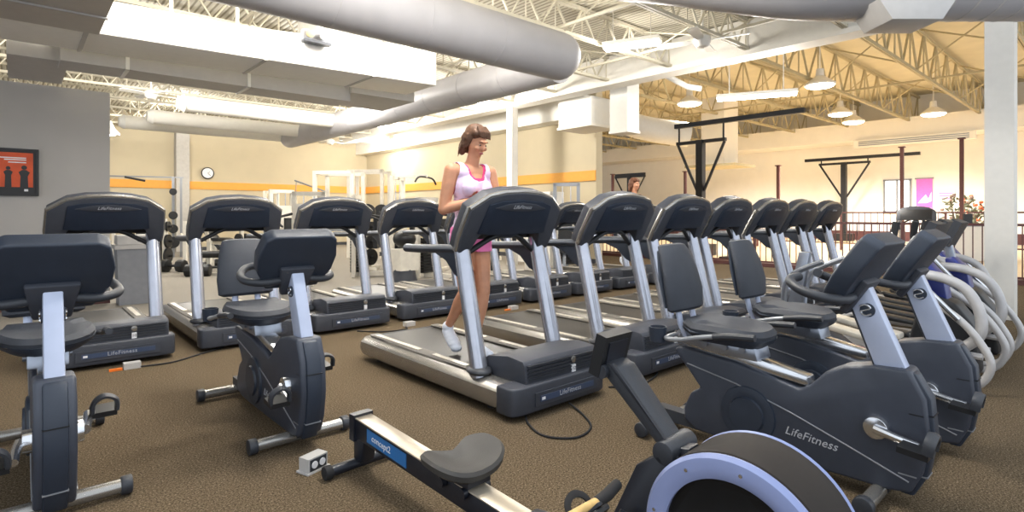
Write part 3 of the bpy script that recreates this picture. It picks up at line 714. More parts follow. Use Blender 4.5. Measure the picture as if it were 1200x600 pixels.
# ------------------------------------------------------------------ ellipticals
def make_elliptical():
    t = thing('elliptical_trainer', 'x', 'elliptical trainer')
    loop = [(1.31, .89), (1.11, .72), (.86, .53), (.735, .37), (.68, .22), (.75, .075), (.90, .035), (1.4, .04)]
    for s in (-1, 1):
        MB().tube(spline([(s*.34, y, z) for y, z in loop], 7), .027, 12).build('loop_frame', M_eloop, t)
        # inner arched guard
        if s < 0: MB().tube(spline([(s*.19, 1.35, .80), (s*.19, 1.08, .83), (s*.19, .87, .76), (s*.19, .77, .6), (s*.19, .76, .42), (s*.19, .86, .30), (s*.19, .98, .24)], 7), .038, 12).build('inner_guard', M_eloop, t)
        MB().tube(spline([(s*.36, .86, .53), (s*.36, 1.12, .82), (s*.33, 1.28, 1.04), (s*.30, 1.27, 1.18)], 6), .02, 10).build('moving_arm', M_chrome, t)
        MB().tube([(s*.33, 1.28, 1.03), (s*.305, 1.28, 1.12), (s*.29, 1.26, 1.24)], .026, 10).build('arm_grip', M_rubber, t)
        MB().prism([(1.25, .26), (1.72, .30), (1.75, .36), (1.68, .345), (1.28, .30)], s*.15-.07, s*.15+.07, 'yz', .01).build('footplate', M_black, t)
        MB().tube([(s*.15, .75, .24), (s*.15, 1.3, .27), (s*.15, 1.9, .30), (s*.15, 2.2, .14)], .025, 8).build('pedal_link', M_eloop, t)
        MB().box(s*.30-.03, s*.30+.03, .9, 2.2, .03, .10, .01).build('base_beam', M_eloop, t)
    MB().prism([(.78, .08), (.80, .45), (.92, .62), (1.08, .68), (1.15, .60), (1.22, .30), (1.25, .08)], -.13, .13, 'yz', .03, 3).build('drive_shroud', M_black, t)
    MB().prism([(.95, .50), (1.0, .80), (1.10, .92), (1.16, .90), (1.12, .6)], -.09, .09, 'yz', .015).build('blue_cover', M_eblue, t)
    MB().prism([(1.02, .6), (1.14, 1.12), (1.20, 1.12), (1.10, .6)], -.035, .035, 'yz', .006).build('mast', M_steel, t)
    cm = T((0, 1.15, 1.02)) @ R(math.radians(25), 'X')
    MB().box(-.16, .16, -.03, .03, 0, .24, .02, M=cm, seg=3).build('console', M_char2, t)
    MB().box(-.13, .13, .028, .036, .03, .21, .004, M=cm).build('display', M_black, t)
    MB().cyl((-.35, 2.2, .05), (.35, 2.2, .05), .03, n=12).cyl((-.35, 1.0, .05), (.35, 1.0, .05), .025, n=12).build('crossbar', M_char2, t)
    MB().lathe([(-.05, .02), (-.05, .17), (.05, .17), (.05, .02)], (0, 1.95, .22), 'x', 28).build('rear_wheel', M_black, t)
    return t
el = make_elliptical()
EL = [(5.50, .0, 'white looped elliptical trainer beside the second recumbent bike'), (6.42, .0, 'second elliptical trainer with looped white frame, counted from the recumbent bikes'), (7.25, .25, 'third elliptical trainer, between the second one and the white column side'), (8.05, .30, 'elliptical trainer closest to the white column')]
for i, (x, y, lab) in enumerate(EL): place(el if i == 0 else copy_tree(el), (x, y, 0), 0, lab, 'elliptical trainers in a row')
st = thing('stair_climber', 'short grey climber with black grips behind the second recumbent bike', 'exercise machine', (4.72, 1.45, 0))
MB().prism([(-.1, .0), (-.1, .2), (.3, .5), (.55, .55), (.7, 0)], -.2, .2, 'yz', .03).build('body_shell', M_bikedark, st)
for s in (-1, 1):
    MB().prism([(-.3, .38), (.15, .46), (.15, .5), (-.3, .42)], s*.17-.07, s*.17+.07, 'yz', .01).build('footplate', M_strip, st)
    MB().tube(spline([(s*.2, .4, .5), (s*.23, .35, .8), (s*.23, .1, .95)], 5), .022, 10).build('handlebar', M_steel, st)
MB().prism([(.35, .5), (.45, .5), (.35, 1.0), (.27, 1.0)], -.03, .03, 'yz', .006).build('mast', M_steel, st)

# ------------------------------------------------------------------ people
def make_body(J, name, skin, parent, vox=.009):
    """J: joint dictionary; one continuous remeshed surface"""
    m = MB()
    def cap(a, b, r0, r1):
        a, b = Vector(a), Vector(b); n = 6
        m.tube([a.lerp(b, i/n) for i in range(n+1)], [r0+(r1-r0)*i/n for i in range(n+1)], 14); m.ell(a, (r0,)*3, n=14); m.ell(b, (r1,)*3, n=14)
    F = J['fwd']; S = Vector((-F.y, F.x, 0))*-1      # S: to the person's own left... sign handled by joints
    pel, waist, chest, neck = [Vector(J[k]) for k in ('pelvis', 'waist', 'chest', 'neck')]
    ang = math.atan2(F.y, F.x)+PI/2
    def E(c, rx, ry, rz): m.ell(c, (rx, ry, rz), (0, 0, ang), n=20)
    E(pel, .155, .115, .13); E(pel+Vector((0, 0, .02))-F*.05, .14, .08, .10); E(pel.lerp(waist, .5), .138, .10, .12)
    E(waist, .125, .092, .13); E(waist.lerp(chest, .5), .135, .10, .12); E(chest, .155, .108, .15); E(chest+Vector((0, 0, .10)), .165, .085, .075)
    for s in (-1, 1): m.ell(chest+F*.075+S*s*.072+Vector((0, 0, -.02)), (.062, .058, .062), n=14)
    cap(chest+Vector((0, 0, .13)), neck, .062, .052); cap(neck, J['head']-Vector((0, 0, .03)), .052, .05)
    for s in 'LR':
        sh, el_, wr = [Vector(J[k+s]) for k in ('sh', 'el', 'wr')]
        cap(chest+Vector((0, 0, .12)), sh, .06, .056); cap(sh, sh.lerp(el_, .4), .058, .053); cap(sh.lerp(el_, .4), el_, .053, .041); cap(el_, el_.lerp(wr, .3), .042, .042); cap(el_.lerp(wr, .3), wr, .042, .025)
        hd = (Vector(J['hand'+s])-wr).normalized(); sd = hd.cross(Vector((0, 0, 1))).normalized()
        palm = wr+hd*.045; q = Vector((0, 0, -1))
        for k in range(-1, 2): cap(wr+hd*.01+sd*k*.012, wr+hd*.08+sd*k*.018, .015, .015)
        for k, L in enumerate((.062, .072, .068, .052)):
            b = wr+hd*.085+sd*(k-1.5)*.019; a1 = b+hd*L*.5+q*.008; a2 = a1+hd*L*.35+q*.025
            cap(b, a1, .0088, .0082); cap(a1, a2, .0082, .007)
        b = wr+hd*.03+sd*(-.028 if s == 'R' else .028); cap(b, b+hd*.035+sd*(-.02 if s == 'R' else .02), .011, .010); cap(b+hd*.035+sd*(-.02 if s == 'R' else .02), b+hd*.065+sd*(-.02 if s == 'R' else .02)+q*.015, .010, .008)
        hp, kn, an = [Vector(J[k+s]) for k in ('hip', 'kn', 'an')]
        cap(hp, hp.lerp(kn, .45), .088, .076); cap(hp.lerp(kn, .45), kn, .076, .052); cap(kn, kn.lerp(an, .3), .050, .054); cap(kn.lerp(an, .3), kn.lerp(an, .65), .054, .040); cap(kn.lerp(an, .65), an, .040, .031)
        toe = Vector(J['toe'+s]); cap(an, toe, .034, .026)
    # head
    H = Vector(J['head']); hr = J['hrot']
    Mh = T(H) @ R(ang, 'Z') @ R(hr, 'X')                # local: face towards -Y
    def hl(p, r): m._tmp(_uv(), 0, 2, Mh @ T(p) @ Matrix.Diagonal((*r, 1)))
    hl((0, .015, .045), (.072, .090, .085)); hl((0, -.02, -.01), (.062, .070, .085)); hl((0, -.045, -.075), (.036, .035, .03)); hl((0, -.02, -.055), (.054, .055, .04))
    hl((0, -.095, -.012), (.011, .016, .022)); hl((0, -.087, .012), (.008, .012, .022)); hl((0, -.076, .038), (.045, .02, .012))
    hl((0, -.082, -.048), (.021, .010, .006)); hl((0, -.080, -.058), (.018, .010, .006))
    for s in (-1, 1): hl((s*.072, .012, -.005), (.010, .018, .030)); hl((s*.038, -.07, -.018), (.02, .02, .018))
    o = m.build(name, skin, parent)
    md = o.modifiers.new('r', 'REMESH'); md.mode = 'VOXEL'; md.voxel_size = vox
    ms = o.modifiers.new('s', 'SMOOTH'); ms.iterations = 3; ms.factor = .5
    dg = bpy.context.evaluated_depsgraph_get(); dg.update()
    me = bpy.data.meshes.new_from_object(o.evaluated_get(dg)); o.modifiers.clear(); o.data = me; me.name = name
    me.materials.clear(); me.materials.append(skin)
    for p in me.polygons: p.use_smooth = True
    return o, Mh
def _uv():
    t = bmesh.new(); bmesh.ops.create_uvsphere(t, u_segments=16, v_segments=12, radius=1); return t
def cloth(body, cond, off, name, m, parent, thick=.004):
    bm = bmesh.new(); bm.from_mesh(body.data); bm.normal_update()
    bmesh.ops.delete(bm, geom=[f for f in bm.faces if not cond(f.calc_center_median())], context='FACES')
    for v in bm.verts: v.co += v.normal*off
    bmesh.ops.smooth_vert(bm, verts=bm.verts, factor=.5, use_axis_x=True, use_axis_y=True, use_axis_z=True)
    me = bpy.data.meshes.new(name); bm.to_mesh(me); bm.free(); me.materials.append(m)
    o = bpy.data.objects.new(name, me); C.objects.link(o); o.parent = parent
    for p in me.polygons: p.use_smooth = True
    sd = o.modifiers.new('solid', 'SOLIDIFY'); sd.thickness = thick; sd.offset = -1
    return o
def face_bits(Mh, parent, hairm):
    for s in (-1, 1):
        m = MB(); m._tmp(_uv(), 0, 2, Mh @ T((s*.029, -.077, .012)) @ Matrix.Diagonal((.010, .005, .003, 1))); m.build('eye', mat('eye_white', '#e8e2da', .3), parent)
        m = MB(); m._tmp(_uv(), 0, 2, Mh @ T((s*.029, -.083, .011)) @ Matrix.Diagonal((.006, .004, .006, 1))); m.build('iris', mat('iris', '#3a2a20', .3), parent)
        m = MB(); m.tube([Mh @ Vector(p) for p in ((s*.015, -.088, .034), (s*.03, -.088, .038), (s*.046, -.078, .033))], .0035, 6); m.build('eyebrow', hairm, parent)
    m = MB(); m._tmp(_uv(), 0, 2, Mh @ T((0, -.089, -.052)) @ Matrix.Diagonal((.021, .006, .008, 1))); m.build('lips', mat('lips', '#a8585a', .5), parent)
def hair(Mh, parent, m_, length=.10):
    m = MB()
    def hl(p, r, rot=None): m._tmp(_uv(), 0, 2, Mh @ T(p) @ (rot or Matrix()) @ Matrix.Diagonal((*r, 1)))
    hl((0, .028, .066), (.084, .096, .082)); hl((0, .07, .0), (.074, .052, .09)); hl((0, .072, -.045), (.056, .036, .06))
    for s in (-1, 1): hl((s*.07, .035, .02), (.022, .052, .075)); hl((s*.05, .07, -.07), (.03, .035, .055)); hl((s*.05, -.030, .085), (.036, .036, .034), R(s*.5, 'Y'))
    hl((.0, -.045, .098), (.05, .03, .02))
    random.seed(3)
    for i in range(46):
        a = random.uniform(-.2, PI+.2); L = random.uniform(.05, .10); z = random.uniform(-.05, .06)
        p = Vector((.084*math.cos(a), .035+.08*math.sin(a), z))
        m.tube([Mh @ q for q in (p, p+Vector((.01*math.cos(a), .01*math.sin(a), -L*.5)), p+Vector((.004*math.cos(a), .01*math.sin(a), -L)))], [.011, .010, .003], 5)
    for i in range(22):
        x = random.uniform(-.06, .065); m.tube([Mh @ Vector(q) for q in ((x*.8-.01, -.02, .14), (x, -.066, .108), (x*1.1+.012, -.079-.1*(.065-abs(x))*.1, .058+.25*max(0, .03-x)*.4))], [.010, .009, .003], 5)
    o = m.build('hair', m_, parent)
    md = o.modifiers.new('r', 'REMESH'); md.mode = 'VOXEL'; md.voxel_size = .006
    dg = bpy.context.evaluated_depsgraph_get(); dg.update()
    me = bpy.data.meshes.new_from_object(o.evaluated_get(dg)); o.modifiers.clear(); o.data = me; me.materials.clear(); me.materials.append(m_)
    for p in me.polygons: p.use_smooth = True
    return o
def shoe(an, toe, parent, m_=None):
    m = MB(); an, toe = Vector(an), Vector(toe); d = (toe-an); d.normalize()
    h = an-Vector((0, 0, .035))
    for k, (t_, r_, zz) in enumerate(((-.04, (.044, .05, .05), 0), (0, (.046, .055, .05), 0), (.04, (.048, .06, .048), 0), (.08, (.05, .06, .044), 0), (.12, (.05, .06, .04), 0), (.17, (.047, .05, .034), 0))):
        p = h.lerp(toe, (t_+.035)/.2)
        m.ell(p, r_, n=14)
    m.ell(an, (.046, .05, .05), n=12)
    o = m.build('shoe', m_ or M_shoe, parent)
    md = o.modifiers.new('r', 'REMESH'); md.mode = 'VOXEL'; md.voxel_size = .007
    dg = bpy.context.evaluated_depsgraph_get(); dg.update()
    me = bpy.data.meshes.new_from_object(o.evaluated_get(dg)); o.modifiers.clear(); o.data = me; me.materials.clear(); me.materials.append(m_ or M_shoe)
    for p in me.polygons: p.use_smooth = True

def seg(p, a, b):
    a, b = Vector(a), Vector(b); d = b-a; k = max(0, min(1, (p-a).dot(d)/d.length_squared)); return (p-(a+d*k)).length
def on_arm(p, J, m=.052):
    return any(seg(p, J['sh'+s], J['el'+s]) < m or seg(p, J['el'+s], J['wr'+s]) < m or seg(p, J['wr'+s], J['hand'+s]) < m+.02 for s in 'LR')
def pose(cx, cy, z0, stride=True):
    V = Vector
    J = dict(fwd=V((.10, -1, 0)).normalized(), pelvis=V((cx+.02, cy+.03, z0+.93)), waist=V((cx+.015, cy+.03, z0+1.10)), chest=V((cx, cy+.01, z0+1.31)), neck=V((cx, cy-.02, z0+1.50)), head=V((cx+.005, cy-.055, z0+1.64)), hrot=math.radians(24),
        shR=V((cx-.172, cy+.02, z0+1.425)), elR=V((cx-.225, cy+.05, z0+1.13)), wrR=V((cx-.04, cy-.155, z0+1.205)), handR=V((cx+.06, cy-.22, z0+1.23)),
        shL=V((cx+.178, cy-.01, z0+1.42)), elL=V((cx+.245, cy-.03, z0+1.14)), wrL=V((cx+.12, cy-.24, z0+1.25)), handL=V((cx+.06, cy-.32, z0+1.30)),
        hipR=V((cx-.06, cy+.03, z0+.90)), knR=V((cx-.07, cy-.02, z0+.50)), anR=V((cx-.05, cy+.24, z0+.185)), toeR=V((cx-.06, cy+.12, z0+.045)),
        hipL=V((cx+.095, cy+.02, z0+.90)), knL=V((cx+.06, cy-.08, z0+.49)), anL=V((cx+.0, cy-.04, z0+.10)), toeL=V((cx+.0, cy-.20, z0+.04)))
    return J
wx, wy, wz = 2.635, 3.44, .21
pr = thing('person', 'woman in lilac tank top and pink shorts walking on the near treadmill, looking down', 'person', (wx, wy, wz))
pr_inv = T((-wx, -wy, -wz))
J = pose(0, 0, 0); J = {k: (v if k in ('fwd', 'hrot') else v*1.0) for k, v in J.items()}
bod, Mh = make_body(J, 'body', M_skin, pr, .0065)
face_bits(Mh, pr, M_hair); hair(Mh, pr, M_hair)
def neck(p, w0, z0, zt):    # scooped neckline: True where cloth is
    if p.y > .0: return p.z < zt-.02 or abs(p.x) > w0
    u = abs(p.x-.005)/w0
    return u > 1 or p.z < z0+(zt-z0)*u**4
def tank(p):
    if not (.90 < p.z < 1.485) or on_arm(p, J): return False
    dx = abs(p.x)
    if p.z > 1.30 and dx > .168-.25*min(.14, p.z-1.30): return False
    return dx < .2 and neck(p, .100, 1.345, 1.50)
def bra(p):
    if not (1.22 < p.z < 1.49) or on_arm(p, J): return False
    dx = abs(p.x)
    if p.z > 1.30 and dx > .15-.25*min(.14, p.z-1.30): return False
    return dx < .17 and neck(p, .082, 1.368, 1.50)
cloth(bod, bra, .004, 'sports_top', M_hotpink, pr)
cloth(bod, tank, .011, 'tank_top', M_lilac, pr)
cloth(bod, lambda p: .80 < p.z < .99 and not on_arm(p, J, .07) and abs(p.x) < .25, .014, 'shorts', M_pink, pr)
shoe(J['anR'], J['toeR'], pr); shoe(J['anL'], J['toeL'], pr)
# person on the last back-row treadmill
p2 = thing('person', 'brown-haired person in a dark red top on the last back-row treadmill', 'person', (9.12, 6.62, .21))
J2 = pose(0, 0, 0); J2['hrot'] = 0; J2['head'] = Vector((.0, -.03, 1.66))
bod2, Mh2 = make_body(J2, 'body', M_skin, p2, .014)
face_bits(Mh2, p2, M_hair); hair(Mh2, p2, mat('auburn_hair', '#6a4028', .6))
cloth(bod2, lambda p: .9 < p.z < 1.47 and abs(p.x) < .19 and p.y > -.16, .014, 'shirt', M_maroon, p2)
cloth(bod2, lambda p: .60 < p.z < .98 and abs(p.x) < .24, .02, 'shorts', M_black, p2)
shoe(J2['anR'], J2['toeR'], p2); shoe(J2['anL'], J2['toeL'], p2)

# ------------------------------------------------------------------ things on or by the near walls
t = thing('waste_bin', 'tall grey swing-lid bin standing at the end of the grey wall', 'bin', (1.28, 9.72, 0), 0)
MB().loft([[(x*k, y*k, z) for x, y in ((-.25, -.2), (.25, -.2), (.25, .2), (-.25, .2))] for k, z in ((.85, 0), (.97, .78), (.97, .80))]).build('bin_body', M_bin, t)
MB().box(-.27, .27, -.22, .22, .80, .86, .02).prism([(-.2, .86), (.2, .86), (.12, 1.0), (-.12, 1.0)], -.24, .24, 'yz', .02).build('lid', M_ductgrey, t)
# poster on the grey wall
t = thing('framed_poster', 'black-framed orange poster with dark silhouettes on the grey wall', 'poster', (-.18, 9.95, 1.86))
px0, px1, pz0, pz1 = -.52, .36, -.28, .28
MB().box(px0, px1, -.03, 0, pz0, pz1).build('backing', M_black, t)
f = MB()
for b in ((px0-.03, px1+.03, pz1, pz1+.035), (px0-.03, px1+.03, pz0-.035, pz0), (px0-.03, px0, pz0, pz1), (px1, px1+.03, pz0, pz1)): f.box(b[0], b[1], -.05, 0, b[2], b[3], .004)
f.build('frame', M_black, t)
MB().box(px0+.01, px1-.03, -.034, -.03, pz0+.08, pz1-.02).build('print', mat('orange_print', '#d2552c', .6, var=.25, scale=4), t)
for x, k in ((-.33, .9), (-.14, 1.0), (.08, .85), (.24, 1.05)):
    m = MB().prism([(x-.04*k, -.2), (x-.035*k, -.05*k), (x-.055*k, .0), (x-.02*k, .03*k), (x+.02*k, .03*k), (x+.055*k, 0), (x+.035*k, -.05*k), (x+.04*k, -.2)], -.037, -.033, 'xz'); m.cyl((x, -.037, .06*k), (x, -.033, .06*k), .028*k, n=14)
    m.build('silhouette', M_black, t)
m = MB()
for z, a, b in ((.19, 0, .26), (.165, .04, .26), (.13, .08, .26)): m.box(a, b, -.037, -.034, z-.007, z+.007)
m.build('text_line', M_labelw, t)
MB().box(.24, .28, -.037, -.03, -.255, -.225).build('corner_mark', M_labelw, t)
# clock on the back wall
t = thing('wall_clock', 'round white wall clock with dark rim above the orange band', 'clock', (5.03, 21.95, 2.74))
MB().tube([(.19*math.cos(a), -.03, .19*math.sin(a)) for a in [2*PI*i/36 for i in range(36)]], .022, 8, closed=True).build('rim', M_black, t)
MB().cyl((0, -.045, 0), (0, -.0, 0), .19, n=36).build('clock_face', M_labelw, t)
for a, L in ((.9, .09), (2.4, .14)): MB().box(-.006, .006, -.055, -.05, 0, L, M=R(a, 'Y')).build('clock_hand', M_black, t)
# floor outlet box
t = thing('floor_outlet', 'small grey floor outlet box with two round sockets by the rowing machine', 'outlet', (1.13, 2.80, 0), math.radians(18))
MB().box(-.06, .06, -.035, .035, 0, .075, .006).box(-.07, .07, -.045, .045, 0, .008, .002).build('box_body', M_ductgrey, t)
MB().box(-.05, .05, -.038, -.034, .012, .068, .002).build('face_plate', M_char2, t)
for x in (-.024, .024): MB().cyl((x, -.042, .04), (x, -.036, .04), .018, n=18).build('socket', M_labelw, t)
def plug(label, x, y, orange):
    t = thing('power_plug_box', label, 'power box', (x, y, 0))
    MB().box(-.06, .06, -.04, .04, 0, .05, .006).build('box_body', M_ductgrey, t)
    if orange: MB().box(-.16, -.07, -.03, .0, .0, .018, .004).build('cord_end', M_orangelight, t)
plug('pale power box on the carpet in front of the third back-row treadmill', 3.40, 5.62, False)
plug('power box with orange plug in front of the treadmill behind the woman', 5.05, 5.65, True)
plug('power box with orange plug under the grey-wall treadmill', .72, 5.65, True)
def cable(label, pts, r=.007):
    o = MB().tube(spline(pts, 8), r, 6).build('extension_cord', M_rubber); tag(o, label, 'cord', 'black treadmill power cords'); return o
cable('looped black cord on the carpet in front of the woman\'s treadmill', [(2.45, 2.62, .02), (2.36, 2.50, .008), (2.30, 2.30, .008), (2.42, 2.16, .008), (2.60, 2.20, .008), (2.72, 2.36, .008), (2.80, 2.56, .02)])
cable('black cord on the carpet right of the grey-wall treadmill', [(.75, 5.62, .01), (1.0, 5.60, .008), (1.25, 5.75, .008), (1.5, 5.9, .01)])
cable('black cord curling in front of the third back-row treadmill', [(2.8, 5.72, .01), (3.0, 5.5, .008), (3.25, 5.45, .008), (3.32, 5.56, .01)])
cable('black cord on the carpet beyond the monitor arm of the rower', [(3.3, 2.62, .01), (3.5, 2.5, .008), (3.8, 2.55, .008), (4.0, 2.66, .01)])

# ------------------------------------------------------------------ railing and court
def railing(label, X, y0, y1, zt, n, zb=.12, m_=M_maroon, r=.028, curb=True):
    t = thing('railing', label, 'railing', (X, 0, 0))
    MB().box(-r, r, y0, y1, zt-.05, zt, .008).build('top_rail', m_, t)
    MB().box(-r*.8, r*.8, y0, y1, zb-.02, zb+.02).build('bottom_rail', m_, t)
    if curb: MB().box(-.08, .08, y0, y1, 0, .09).build('curb', m_, t)
    b = MB()
    for i in range(n+1):
        y = y0+(y1-y0)*i/n; b.box(-.009, .009, y-.009, y+.009, zb, zt-.04)
    o = b.build('baluster', m_, t); o['kind'] = 'stuff'
    for i in range(0, 6):
        y = y0+(y1-y0)*i/5; MB().box(-.03, .03, y-.03, y+.03, 0, zt, .005).build('post', m_, t)
railing('dark maroon railing with thin balusters behind the near-row treadmills', 13.7, -3, 12.5, 1.12, 110)
railing('thin maroon railing farther out across the court', 22.0, 1, 16, 1.36, 80, .25, curb=False)
def rig(label, X, Y, H, wd, bl, br, up=.12, m_=M_black):
    t = thing('net_rig', label, 'rig', (X, Y, 0))
    MB().box(-.11, .11, -.11, .11, 0, H, .02).build('post', m_, t)
    MB().box(-.35, .35, -.35, .35, 0, .35, .03).build('base', m_, t)
    MB().box(-.06, .06, -wd*.44, wd*.44, H-.10, H, .01).build('cross_arm', m_, t)
    MB().box(-.07, .07, -br, bl, H+up, H+up+.14, .01).build('long_beam', m_, t)
    for s in (-1, 1):
        MB().tube([(0, s*wd*.42, H-.1), (0, s*.12, H*.56)], .045, 6).build('brace', m_, t)
        MB().tube([(0, s*wd*.4, H-.02), (0, s*wd*.4, H+up+.02)], .03, 5).build('hanger', m_, t)
def DXY(px, d): c = (px-600)/650*d; return (.747*c+.665*d, -.665*c+.747*d)
x, y = DXY(989, 26.5); rig('black braced steel rig standing in the court, beneath the long cross beam', x, y, 3.75, 2.5, 1.75, 3.0)
x, y = DXY(821, 17.5); rig('tall black braced steel rig right behind the near-row treadmill consoles', x, y, 3.62, 1.9, .9, 3.1, .45)
x, y = DXY(738, 31); rig('small far black rig beside the head of the treadmill walker', x, y, 3.4, 2.3, 1.0, 1.0, .0)
for px, d, zt, lab in ((1127, 18.9, 3.84, 'maroon post nearest the white column, right of the pink banner'), (1057, 20.2, 3.7, 'maroon post between the far window and the pink banner'), (912, 23.4, 3.3, 'maroon post under the hanging court duct box'), (803, 26.7, 3.3, 'maroon post left of the tall black rig'), (718, 30, 3.4, 'farthest maroon post left of the small rig')):
    x, y = DXY(px, d); t = thing('maroon_post', lab, 'post', (x, y, 0))
    MB().box(-.055, .055, -.055, .055, 0, zt, .01).build('shaft', M_maroon, t); MB().box(-.1, .1, -.1, .1, zt, zt+.04).box(-.1, .1, -.1, .1, 0, .05).build('cap_plate', M_maroon, t)
def wall_pt(px, X=30.98):   # Y on the court wall at pixel column
    t_ = (px-600)/650; return X*(.747-.665*t_)/(.665+.747*t_)
def wz_(px, py, X=30.98):
    y = wall_pt(px, X); return 1.31-(py-250)*(.665*X+.747*y)/650
ya, yb = wall_pt(1067), wall_pt(1037); za, zb_ = wz_(1052, 248), wz_(1052, 211)
t = struct(MB().box(30.93, 30.98, ya, yb, za, zb_).build('window_1', M_glassbright, smooth=False))
f = MB(); 
for z in (za, zb_): f.box(30.88, 30.99, ya-.05, yb+.05, z-.04, z+.04)
for yy in (ya, (ya+yb)/2, yb): f.box(30.88, 30.99, yy-.04, yy+.04, za, zb_)
o = f.build('window_frame', M_rim, t); struct(o)
ya, yb = wall_pt(1093), wall_pt(1074); za, zb_ = wz_(1084, 252), wz_(1084, 209)
t = thing('banner', 'tall pink banner with a white wave shape on the far court wall', 'banner', (30.95, (ya+yb)/2, (za+zb_)/2))
hy, hz = (yb-ya)/2, (zb_-za)/2
MB().box(-.02, .0, -hy, hy, -hz, hz).build('cloth', mat('magenta_print', '#e06cc0', .7), t)
MB().prism([(hy*.8, -hz*.35), (hy*.3, -.1*hz), (-hy*.2, .12*hz), (-hy*.5, -.12*hz), (-hy*.9, .25*hz), (-hy*.9, -.25*hz), (-hy*.3, -.35*hz)], -.03, -.02, 'yz').prism([(hy*.9, -.5*hz), (-hy*.9, -.62*hz), (-hy*.9, -.68*hz), (hy*.9, -.6*hz)], -.03, -.02, 'yz').build('wave_print', M_labelw, t)
MB().tube([(-.02, -hy-.05, hz), (-.02, hy+.05, hz)], .03, 6).build('top_bar', M_rim, t)
ya, yb = wall_pt(1119), wall_pt(1100); zc = wz_(1110, 229)
t = thing('wall_sign', 'pale lilac sign with pink writing right of the pink banner', 'sign', (30.95, (ya+yb)/2, zc))
MB().box(-.02, 0, -(yb-ya)/2, (yb-ya)/2, -.25, .25).build('panel', mat('pale_lilac', '#f3dcee', .7), t)
m = MB()
for z, a, b in ((.1, -.6, .6), (-.02, -.5, .55), (-.13, -.3, .4)): m.box(-.026, -.02, a*(yb-ya)/1.3, b*(yb-ya)/1.3, z-.03, z+.03)
m.build('text_line', mat('lilac_pink', '#dd8fd0', .7), t)
# long grille on the court duct
x, y = DXY(1068, 26.0)
t = thing('duct_grille', 'long grey slotted grille on the cream trunk duct', 'grille', (29.15, wall_pt(1068, 29.15), 4.35))
MB().box(-.15, .05, -2.2, 2.2, 0, .32, .02).build('frame', M_wallcream, t)
m = MB()
for k in range(3): m.box(-.17, -.14, -2.0, 2.0, .06+k*.08, .1+k*.08)
m.build('slot', M_rim, t)
# plants with red flowers, planter and far treadmill-like machine
for px, d, lab, col in ((1122, 20, 'dark leafy plant left of the maroon post', None), (1141, 21, 'potted plant with orange-red flowers beside the white column', '#d8643c')):
    x, y = DXY(px, d); t = thing('potted_plant', lab, 'plant', (x, y, 0))
    MB().lathe([(0, .01), (0, .22), (.75, .3), (.78, .3), (.74, .26), (.7, .01)], (0, 0, 0), 'z', 20).build('pot', M_white, t)
    m = MB(); fl = MB()
    for i in range(60):
        a = random.uniform(0, 2*PI); r_ = random.uniform(.1, .5); z = random.uniform(.8, 1.9)
        m.ell((r_*math.cos(a), r_*math.sin(a), z), (.13, .04, .03), (random.uniform(-1, 1), random.uniform(-1, 1), a), n=6)
        if i % 4 == 0: fl.ell((r_*math.cos(a), r_*math.sin(a), z+.12), (.07, .07, .06), n=6)
    for i in range(6): m.tube([(0, 0, .7), (.2*math.cos(i), .2*math.sin(i), 1.5)], .015, 4)
    m.build('foliage', mat('dusty_green', '#6c705a', .7), t); fl.build('flower', mat('flower_'+(col or 'grey'), col or '#a08a80', .7), t)['kind'] = 'stuff'
x, y = DXY(1137, 15.5); t = thing('equipment_cabinet', 'low white cabinet with a dark monitor beyond the railing', 'cabinet', (x, y, 0), -.7)
MB().box(-.7, .7, -.3, .3, 0, .95, .02).build('cabinet_body', M_white, t); MB().box(-.2, .05, -.02, .02, .98, 1.3, .01).build('monitor', M_black, t); MB().box(-.72, .72, -.32, .32, .95, .98).build('top', M_rim, t)
# court treadmill beyond the railing, seen through the bars
c = copy_tree(tr); x, y = DXY(1075, 15.9); place(c, (x, y, .0), PI/2*1.1, 'treadmill standing alone beyond the railing below the pink banner', 'treadmills in the court')
# dark padded stand between consoles
x, y = DXY(860, 16); t = thing('pad_stand', 'dark red padded stand rising behind the fourth near-row treadmill', 'stand', (x, y, 0))
MB().box(-.16, .16, -.2, .2, .9, 1.75, .04).build('pad', M_maroon, t); MB().box(-.05, .05, -.05, .05, 0, 1.82, .01).build('post', M_black, t); MB().box(-.3, .3, -.3, .3, 0, .06, .01).build('base', M_black, t)

# ------------------------------------------------------------------ free-weight and machine area at the back
def frame_bar(m, pts, r=.04):
    for a, b in zip(pts, pts[1:]):
        a, b = Vector(a), Vector(b); L = (b-a).length
        M_ = T((a+b)/2) @ (b-a).to_track_quat('Z', 'Y').to_matrix().to_4x4(); m.box(-r, r, -r, r, -L/2-r*.8, L/2+r*.8, .006, M=M_)
    return m
def power_rack(label, px, d, H=2.3, W=.6, rz=0):
    x, y = DXY(px, d); t = thing('power_rack', label, 'power rack', (x, y, 0), rz)
    for s in (-1, 1):
        m = MB(); frame_bar(m, [(s*W, -.5, 0), (s*W, -.5, H), (s*W, .5, H), (s*W, .5, 0)], .045); m.build('side_frame', M_whiteframe, t)
        MB().box(s*W-.03, s*W+.03, -.52, .52, .85, .9).build('safety_bar', M_rim, t)
    m = MB(); frame_bar(m, [(-W, .5, H), (W, .5, H)], .04); frame_bar(m, [(-W, .5, .1), (W, .5, .1)], .04); m.build('crossbar', M_whiteframe, t)
    MB().tube([(-W-.35, -.55, 1.35), (W+.35, -.55, 1.35)], .016, 8).build('barbell_bar', M_chrome, t)
    for s in (-1, 1): MB().lathe([(-.03, .02), (-.03, .22), (.03, .22), (.03, .02)], (s*(W+.2), -.55, 1.35), 'x', 24).build('weight_plate', M_black, t)
    return t
power_rack('white power rack standing tall by the back corner', 398, 14.6, 2.36, .38, .75)
power_rack('second white power rack just right of the first', 433, 16.6, 2.55, .34, .75)
